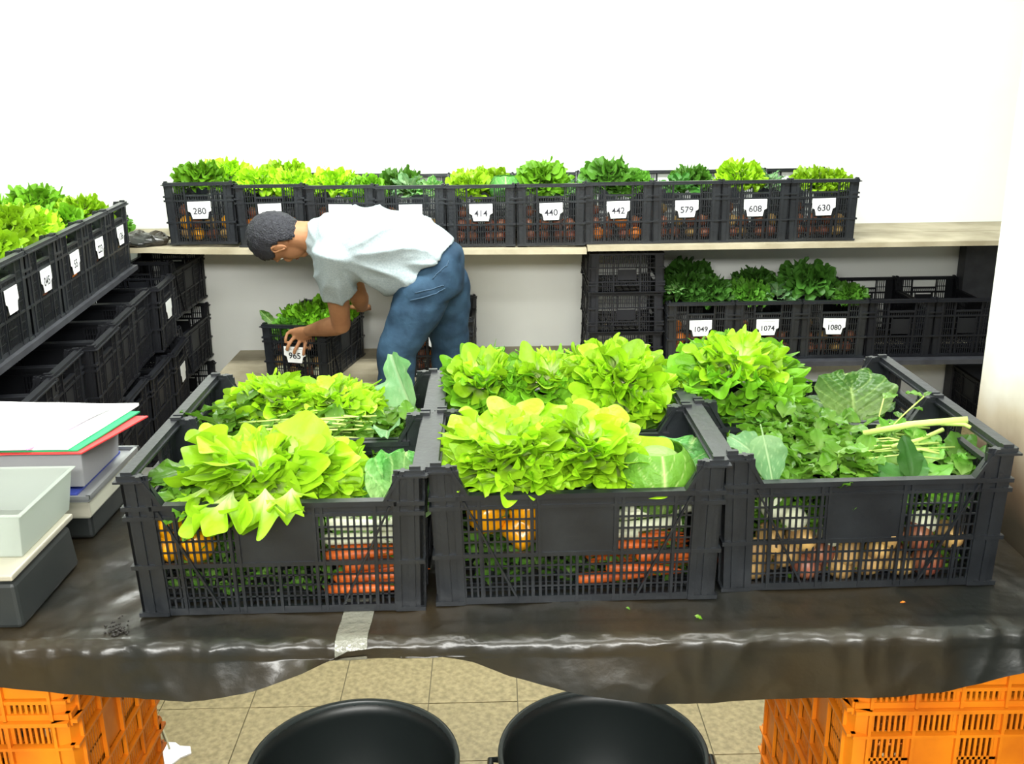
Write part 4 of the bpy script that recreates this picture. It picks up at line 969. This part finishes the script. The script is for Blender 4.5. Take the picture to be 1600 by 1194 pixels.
def tray(name, x0, x1, y0, y1, z0, z1, m, label, t=.003, d=.012):
    v = []; f = []
    def ring(a, z): return [(x0 + a, y0 + a, z), (x1 - a, y0 + a, z), (x1 - a, y1 - a, z), (x0 + a, y1 - a, z)]
    v = ring(d, z0) + ring(0, z1) + ring(-.006, z1) + ring(-.006, z1 + .003) + ring(t, z1 + .003) + ring(d + t, z0 + t)
    for r_ in range(5):
        for k in range(4): f.append((4 * r_ + k, 4 * r_ + (k + 1) % 4, 4 * r_ + 4 + (k + 1) % 4, 4 * r_ + 4 + k))
    f.append((3, 2, 1, 0)); f.append((20, 21, 22, 23))
    me = bpy.data.meshes.new(name); me.from_pydata(v, [], f); me.update(); o = link(name, me, m)
    b_ = o.modifiers.new('bevel', 'BEVEL'); b_.width = .004; b_.segments = 3; b_.limit_method = 'ANGLE'
    return tag(o, label, 'tray')
def clear(name, col, tr, rough):
    m_ = mat(name, col, rough, .5); nt = m_.node_tree; b_ = nt.nodes['Principled BSDF']; out = nt.nodes['Material Output']
    t_ = nt.nodes.new('ShaderNodeBsdfTranslucent'); t_.inputs[0].default_value = (*col, 1); tp_ = nt.nodes.new('ShaderNodeBsdfTransparent'); tp_.inputs[0].default_value = (*col, 1)
    m1 = nt.nodes.new('ShaderNodeMixShader'); m1.inputs[0].default_value = .5; m2 = nt.nodes.new('ShaderNodeMixShader'); m2.inputs[0].default_value = tr
    nt.links.new(b_.outputs[0], m1.inputs[1]); nt.links.new(t_.outputs[0], m1.inputs[2]); nt.links.new(m1.outputs[0], m2.inputs[1]); nt.links.new(tp_.outputs[0], m2.inputs[2]); nt.links.new(m2.outputs[0], out.inputs[0]); return m_
M['frost'] = clear('frosted_plastic', (.66, .70, .66), .30, .3); M['frost2'] = clear('milky_plastic', (.58, .58, .60), .06, .4)
tray('clear_tray', -1.24, -.887, 1.655, 1.885, .882, .967, 'frost', 'empty translucent white tray on the front scale')
sc2 = empty('weighing_scale', (-1.07, 2.08, TZ - .004), label='rear weighing scale with a cream rim and grey tray plate, under the tub and papers', cat='scale')
rbox(-.19, .168, -.11, .14, 0, .062, 'body', 'scale_dark', sc2, .008)
rbox(-.19, .176, -.13, .15, .055, .096, 'housing', 'cream', sc2, .005)
rbox(.118, .1785, -.1325, -.128, .060, .092, 'side_badge', 'plate', sc2, .001)
mbp = MB().box(-.19, .182, -.14, .155, .098, .104).box(.176, .184, -.14, .155, .104, .112).box(-.19, .184, -.142, -.136, .104, .112).box(-.19, .184, .150, .157, .104, .112)
mbp.build('tray_plate', 'steel', sc2)
rbox(-.19, .150, -.125, .13, .104, .110, 'rubber_mat', 'blue', sc2, .001)
tray('plastic_tub', -1.24, -.905, 1.975, 2.185, .886, .966, 'frost2', 'milky white tub on the rear scale under the papers', d=.006)
# folders and papers lying on the tub
def sheetm(corners, z, th, name, m, label, cat, wav=.0, seed=0, dz=(0, 0, 0, 0)):
    n = 14; v = []; a, b2, c2, d2 = [Vector((p[0], p[1], 0)) for p in corners]
    g = []
    for k in (0, 1):
        for i in range(n):
            for j in range(n):
                u, w = i / (n - 1), j / (n - 1); p = (a.lerp(b2, u)).lerp(d2.lerp(c2, u), w)
                zz = z + wav * noise.noise(Vector((p.x * 9 + seed, p.y * 9, seed))) + (dz[0] * (1 - u) + dz[1] * u) * (1 - w) + (dz[3] * (1 - u) + dz[2] * u) * w
                v.append((p.x, p.y, zz + (th if k else 0)))
    f = []
    N_ = n * n
    for i in range(n - 1):
        for j in range(n - 1):
            q = i * n + j; f.append((q, q + n, q + n + 1, q + 1)[::-1]); f.append((N_ + q, N_ + q + n, N_ + q + n + 1, N_ + q + 1))
    bd = [i * n for i in range(n)] + [(n - 1) * n + j for j in range(1, n)] + [i * n + n - 1 for i in range(n - 2, -1, -1)] + [j for j in range(n - 2, 0, -1)]
    for k in range(len(bd)): q, w = bd[k], bd[(k + 1) % len(bd)]; f.append((q, w, w + N_, q + N_))
    me = bpy.data.meshes.new(name); me.from_pydata(v, [], f); me.update(); return tag(link(name, me, m), label, cat)
ZP = .970
sheetm([(-1.26, 1.955), (-.895, 1.955), (-.835, 2.185), (-1.26, 2.20)], ZP, .003, 'red_folder', 'red_card', 'red folder at the bottom of the papers on the rear tub', 'folder', .001, 1)
sheetm([(-1.26, 1.965), (-.905, 1.962), (-.858, 2.20), (-1.26, 2.21)], ZP + .0035, .003, 'green_folder', 'green_card', 'green folder between the red folder and the white papers', 'folder', .001, 2, (0, 0, .004, .0))
sheetm([(-1.26, 1.962), (-.925, 1.962), (-.872, 2.235), (-1.26, 2.25)], ZP + .0072, .006, 'paper_stack', 'paper', 'stack of white papers lying on the green folder', 'papers', .0012, 3, (0, 0, .005, .002))
sheetm([(-1.27, 1.945), (-1.005, 1.945), (-.915, 2.20), (-1.27, 2.24)], ZP + .015, .008, 'open_notebook', 'paper', 'thick white notebook pages on top of the paper stack', 'notebook', .003, 6, (0, 0, .006, .004))
sheetm([(-1.004, 1.947), (-1.0, 1.947), (-.912, 2.19), (-.917, 2.195)], ZP + .0135, .002, 'notebook_tab', 'pink_paper', 'thin pinkish edge of a sheet under the notebook pages', 'paper', .0, 6)

# ------------------------------------------------------------------ the man
def P(px, py, Y): return at(px, py, Y)
def loft(m, secs, seg=28):
    """secs: (centre, axisA, ra, axisB, rb) ; closed tube"""
    n0 = len(m.v)
    for c, a, ra, b_, rb in secs:
        for j in range(seg):
            t = 2 * PI * j / seg; ct, st = math.cos(t), math.sin(t)
            m.v.append(tuple(Vector(c) + Vector(a) * ra * math.copysign(abs(ct) ** .85, ct) + Vector(b_) * rb * math.copysign(abs(st) ** .85, st)))
    k = len(secs)
    for i in range(k - 1):
        for j in range(seg):
            q = (j + 1) % seg; m.f.append((n0 + i * seg + j, n0 + i * seg + q, n0 + (i + 1) * seg + q, n0 + (i + 1) * seg + j))
    m.f.append(tuple(range(n0, n0 + seg))[::-1]); m.f.append(tuple(range(n0 + (k - 1) * seg, n0 + k * seg)))
def baked(mb, name, m, parent, voxel, smooth_it=6, disp=None):
    me = mb.mesh(name); o = bpy.data.objects.new(name, me); COL.objects.link(o)
    # consistent normals before the voxel union
    import bmesh
    bm = bmesh.new(); bm.from_mesh(me); bmesh.ops.recalc_face_normals(bm, faces=bm.faces); bm.to_mesh(me); bm.free()
    r = o.modifiers.new('r', 'REMESH'); r.mode = 'VOXEL'; r.voxel_size = voxel; r.use_smooth_shade = True
    s = o.modifiers.new('s', 'SMOOTH'); s.iterations = smooth_it; s.factor = .5
    bpy.context.view_layer.update()
    me2 = bpy.data.meshes.new_from_object(o.evaluated_get(bpy.context.evaluated_depsgraph_get())); bpy.data.objects.remove(o)
    if disp:
        me2.update(); vs = me2.vertices; nn = [v.normal.copy() for v in vs]
        for v, n_ in zip(vs, nn): v.co += n_ * disp(v.co)
        me2.update()
    me2.shade_smooth(); me2.name = name; return link(name, me2, m, parent)
man = empty('person', (-.25, 4.1, 0), label='dark-haired man in a grey t-shirt and jeans bending over the crate 965', cat='person')
man_inv = Matrix.Translation((.25, -4.1, 0))
def rel(mb): mb.v = [(x + .25, y - 4.1, z) for x, y, z in mb.v]; return mb
YB = 4.10; LAT = Vector((0, 1, 0))
# spine points: pelvis, waist, mid, chest, shoulder, neck base
pel = P(688, 432, YB); wai = P(650, 398, YB); mid_ = P(607, 385, YB); che = P(560, 378, YB); sho = P(515, 374, YB); nek = P(487, 370, YB - .01)
def perp(d): d = d.normalized(); return Vector((d.z, 0, -d.x)) if True else d     # normal in XZ plane
def nrm(a, b_): d = (Vector(b_) - Vector(a)); d.y = 0; d.normalize(); n = Vector((-d.z, 0, d.x)); return n if n.z > 0 else -n
# --- skin body: torso core, neck, head, arms, hands (one continuous mesh)
sk = MB()
loft(sk, [(pel, LAT, .10, nrm(pel, wai), .07), (wai, LAT, .13, nrm(pel, wai), .09), (mid_, LAT, .14, nrm(wai, che), .10), (che, LAT, .15, nrm(mid_, sho), .10), (sho, LAT, .12, nrm(che, nek), .07), (nek, LAT, .06, nrm(sho, nek), .055)])
hc = P(436, 374, YB - .01)                         # head centre
hup = Vector((-.97, -.02, -.05)).normalized()      # towards the crown
hf = Vector((-.12, .42, -.90)); hf = (hf - hup * hf.dot(hup)).normalized(); hr = hf.cross(hup)
HM = Matrix((hr, hf, hup)).transposed()
def hp(x, y, z): return hc + HM @ Vector((x, y, z))
sk.tube([sho, nek, nek.lerp(hp(0, -.02, -.06), .5), hp(0, -.02, -.05)], [.075, .064, .058, .058], 20)
sk.ell(hp(0, -.008, .025), (.076, .095, .088), HM, 24, 16)
sk.ell(hp(0, .030, -.045), (.058, .060, .065), HM, 20, 14)
sk.ell(hp(0, .068, -.085), (.026, .024, .024), HM, 14, 10)      # chin
sk.ell(hp(0, .092, -.018), (.012, .022, .022), HM, 12, 8)       # nose
sk.ell(hp(0, .080, .020), (.045, .014, .012), HM, 12, 8)        # brow
sk.ell(hp(0, .082, -.055), (.022, .012, .008), HM, 12, 8)       # mouth
# arms
sL = P(520, 398, YB - .17); eL = P(533, 507, YB + .10); wL = P(483, 517, 4.445)
sR = P(530, 385, YB + .17); eR = P(560, 462, 4.40); wR = P(566, 480, 4.62)
sk.tube([sL, sL.lerp(eL, .3), sL.lerp(eL, .6), sL.lerp(eL, .88), eL, eL.lerp(wL, .18), eL.lerp(wL, .5), eL.lerp(wL, .8), wL], [.058, .054, .047, .043, .042, .045, .040, .031, .027], 18)
sk.tube([sR, sR.lerp(eR, .3), sR.lerp(eR, .6), sR.lerp(eR, .88), eR, eR.lerp(wR, .18), eR.lerp(wR, .5), eR.lerp(wR, .8), wR], [.058, .052, .046, .042, .040, .043, .038, .030, .026], 18)
def hand(m, wr, kn, side, tips, thumb):
    """wr wrist, kn knuckle centre, side = vector towards the little finger, tips: 4 lists of finger joints"""
    d = (kn - wr).normalized(); n = d.cross(side).normalized()
    loft(m, [(wr, side, .027, n, .019), (wr.lerp(kn, .4), side, .036, n, .018), (wr.lerp(kn, .85), side, .042, n, .016), (kn + d * .006, side, .040, n, .012)], 18)
    for pts, r_ in tips: m.tube([kn.lerp(wr, .25) + side * (pts[0] - kn).dot(side)] + pts, [r_, r_, r_ * .97, r_ * .9, r_ * .72][:len(pts) + 1], 10)
    m.tube(thumb, [.013, .0125, .0105, .008][:len(thumb)], 10)
# left hand draped over the front rim of crate 965
YH = 4.49
kn = P(462, 524, YH); side = (P(447, 514, YH) - P(478, 540, YH)).normalized()
fing = []
for (k0, k1, k2, r_) in (((477, 536), (475, 548), (474, 556), .0088), ((468, 534), (461, 547), (459, 553), .0095), ((457, 530), (450, 541), (448, 548), .0095), ((449, 521), (446, 530), (446, 536), .0085)):
    fing.append(([P(*k0, YH - .012), P(*k1, YH - .030), P(*k2, YH - .026)], r_))
hand(sk, wL, kn, side * 1.0, fing, [wL.lerp(kn, .35) - side * .02, P(489, 530, YH + .01), P(486, 541, YH + .0), P(482, 548, YH - .01)])
# right hand on the far rim
knR = wR + Vector((-.01, .075, -.015)); sdR = Vector((1, .05, 0)).normalized(); fg = []
for k, (o_, r_) in enumerate(((-.030, .0088), (-.010, .0095), (.010, .0095), (.029, .0085))):
    a = knR + sdR * o_; fg.append(([a, a + Vector((0, .030, -.010)), a + Vector((0, .045, -.035 + .003 * k))], r_))
hand(sk, wR, knR, sdR, fg, [wR.lerp(knR, .35) - sdR * .02, wR.lerp(knR, .6) - sdR * .045, wR.lerp(knR, 1.0) - sdR * .058, wR.lerp(knR, 1.3) - sdR * .055])
baked(rel(sk), 'body', 'skin', man, .0055, 3)
def dpart(name, mb, m): return rel(mb).build(name, m, man, True)
for s in (-1, 1):
    mb = MB().ell(hp(s * .078, -.012, -.012), (.008, .019, .030), HM @ Matrix.Rotation(s * .25, 3, 'Z'), 16, 12); mb.tube([hp(s * .083, -.028, -.004), hp(s * .088, -.022, .014), hp(s * .086, -.004, .018), hp(s * .083, .004, .004), hp(s * .082, -.006, -.022), hp(s * .080, -.010, -.034)], [.004, .005, .005, .004, .005, .006], 8)
    dpart('ear', mb, 'skin')
    e_ = rel(MB().ell(hp(s * .030, .066, .0), (.011, .011, .009), HM, 14, 10)).build('eye', 'eye', man, True)
    rel(MB().ell(hp(s * .030, .0755, -.001), (.005, .003, .005), HM, 10, 8)).build('iris', 'iris', e_, True)
mb = MB().ell(hp(0, .093, -.055), (.020, .004, .004), HM, 12, 8).ell(hp(0, .092, -.062), (.017, .004, .004), HM, 12, 8); dpart('lips', mb, 'lip')
# hair: cap over crown and nape, open at the face and round the ears
V2 = []; nu, nv2 = 60, 44; mb = MB(); idx = {}
for i in range(nv2 + 1):
    for j in range(nu):
        ph = PI * i / nv2; t = 2 * PI * j / nu; q = Vector((math.sin(ph) * math.cos(t), math.sin(ph) * math.sin(t), math.cos(ph)))
        n_ = noise.noise(q * 7) * .004 + noise.noise(q * 26) * .0025
        x, y, z = q.x * (.091 + n_), -.012 + q.y * (.112 + n_), .014 + q.z * (.116 + n_)
        idx[i, j] = (x, y, z)
def keep(p):
    x, y, z = p
    if z > .062: return y < .085
    line = -.075 + (.10 if abs(x) > .055 and y > -.045 else 0)          # nape line, higher round the ears
    if y > .045 + .35 * (z - .02): return False
    if y > -.035 and z < .012: return False
    return z > -.098
vi = {}; 
for i in range(nv2):
    for j in range(nu):
        q4 = [(i, j), (i + 1, j), (i + 1, (j + 1) % nu), (i, (j + 1) % nu)]
        if all(keep(idx[k]) for k in q4):
            f_ = []
            for k in q4:
                if k not in vi: vi[k] = len(mb.v); mb.v.append(tuple(hp(*idx[k])))
                f_.append(vi[k])
            mb.f.append(tuple(f_))
ho = dpart('hair', mb, 'hair'); so = ho.modifiers.new('s', 'SOLIDIFY'); so.thickness = .012; so.offset = -1
# --- t-shirt
st = MB(); nA = nrm(pel, wai); nB = nrm(wai, che)
hemc = P(664, 418, YB); hd = (P(714, 374, YB) - P(615, 463, YB)); hemn = hd.normalized(); hl_ = hd.length / 2
loft(st, [(hemc, LAT, .175, hemn, hl_ - .006), (P(640, 402, YB), LAT, .182, (hemn + nB * .9).normalized(), .178), (P(607, 388, YB), LAT, .190, nB, .168), (P(575, 381, YB), LAT, .200, nB, .160), (P(545, 378, YB), LAT, .212, nrm(mid_, sho), .148), (P(518, 376, YB), LAT, .205, nrm(che, nek), .120), (P(497, 372, YB), LAT, .135, nrm(che, nek), .092), (P(484, 368, YB), LAT, .078, nrm(che, nek), .072)], 36)
cuffL = sL.lerp(eL, .50); cuffR = sR.lerp(eR, .50)
st.tube([sL + Vector((.02, .06, .03)), sL, sL.lerp(eL, .22), sL.lerp(eL, .40), cuffL], [.085, .088, .084, .080, .078], 22)
st.tube([sR + Vector((.02, -.06, .03)), sR, sR.lerp(eR, .22), sR.lerp(eR, .40), cuffR], [.085, .088, .082, .078, .076], 22)
def folds(p):
    w = Vector((p.x - .25, p.y + 4.1, p.z))
    # drag folds radiating from the armpit over the back towards the waist
    dxx = w.x - sL.x; dz = w.z - sL.z; r_ = math.hypot(dxx, dz); th = math.atan2(dz, dxx)
    a = .0085 * (1 - 2 * abs(math.sin(th * 8 + 1.6 * noise.noise(w * 6))) ** .6) * min(1, max(0, (r_ - .07) / .12)) * math.exp(-max(0, r_ - .45) * 6)
    b_ = .010 * noise.noise(Vector((w.x * 5, w.y * 4, w.z * 9)))
    bl = .014 * math.sin(w.z * 62 + w.x * 30 + 3 * noise.noise(w * 5)) * math.exp(-((w.x - hemc.x - .03) ** 2) / .006) * (1 if w.z < 1.0 else .25)
    return a + b_ + bl
baked(rel(st), 't_shirt', 'shirt', man, .009, 5, folds)
# --- jeans
je = MB(); wd = (P(650, 395, YB) - P(700, 440, YB)).normalized()
wn = Vector((-wd.z, 0, wd.x)); wn = wn if wn.x > 0 else -wn
hipL = P(660, 458, YB - .09); knL = P(620, 552, YB - .13); anL = Vector((P(606, 620, YB - .1).x, YB - .06, .10))
hipR = P(698, 452, YB + .10); knR2 = P(704, 545, YB + .14); anR = Vector((P(703, 600, YB + .16).x, YB + .20, .10))
loft(je, [(P(662, 412, YB), LAT, .150, hemn, .150), (P(677, 428, YB), LAT, .172, hemn, .162), (P(683, 445, YB), LAT, .175, hemn, .155), (P(680, 462, YB), LAT, .165, Vector((1, 0, .15)).normalized(), .120)], 32)
je.tube([hipL + Vector((.02, .03, .05)), hipL, hipL.lerp(knL, .35), hipL.lerp(knL, .7), knL, knL.lerp(anL, .3), knL.lerp(anL, .7), anL], [.105, .112, .104, .090, .082, .078, .072, .070], 24)
je.tube([hipR + Vector((-.01, -.03, .05)), hipR, hipR.lerp(knR2, .35), hipR.lerp(knR2, .7), knR2, knR2.lerp(anR, .3), knR2.lerp(anR, .7), anR], [.105, .110, .100, .090, .084, .080, .074, .070], 24)
def jf(p): return .009 * noise.noise(Vector((p.x * 7, p.y * 5, p.z * 11))) + .005 * noise.noise(Vector((p.x * 15, p.y * 12, p.z * 24)))
baked(rel(je), 'jeans', 'jeans', man, .010, 5, jf)
bpy.context.view_layer.update()
jo = [c for c in bpy.data.objects if c.name.startswith('jeans')][0]
def seam(pts, name, w=.0022):
    q = []
    for a_, b_ in zip(pts[:-1], pts[1:]):
        for k in range(10):
            p_ = a_.lerp(b_, k / 10) + Vector((.25, -4.1, 0)); q.append(p_)
    out = []
    for p_ in q:
        ok, co, no, _ = jo.closest_point_on_mesh(p_)
        if ok: out.append(co + no * .001)
    MB().tube(out, w, 6).build(name, 'seam', jo, True)
YJ = YB - .2
seam([P(648, 458, YJ), P(672, 452, YJ), P(700, 445, YJ)], 'pocket_seam'); seam([P(712, 392, YJ), P(695, 412, YJ), P(672, 436, YJ)], 'yoke_seam')
seam([P(640, 470, YJ), P(668, 463, YJ), P(705, 455, YJ)], 'pocket_hem')
for an, kk in ((anL, knL), (anR, knR2)):
    m_ = MB(); b0 = Vector((an.x, an.y, 0))
    loft(m_, [(b0 + Vector((.07, 0, .05)), LAT, .030, Vector((0, 0, 1)), .045), (b0 + Vector((.03, 0, .055)), LAT, .040, Vector((0, 0, 1)), .055), (b0 + Vector((-.06, 0, .042)), LAT, .045, Vector((0, 0, 1)), .041), (b0 + Vector((-.14, 0, .032)), LAT, .045, Vector((0, 0, 1)), .031), (b0 + Vector((-.19, 0, .026)), LAT, .030, Vector((0, 0, 1)), .022)], 20)
    dpart('shoe', m_, 'shoe')
bpy.context.view_layer.update()
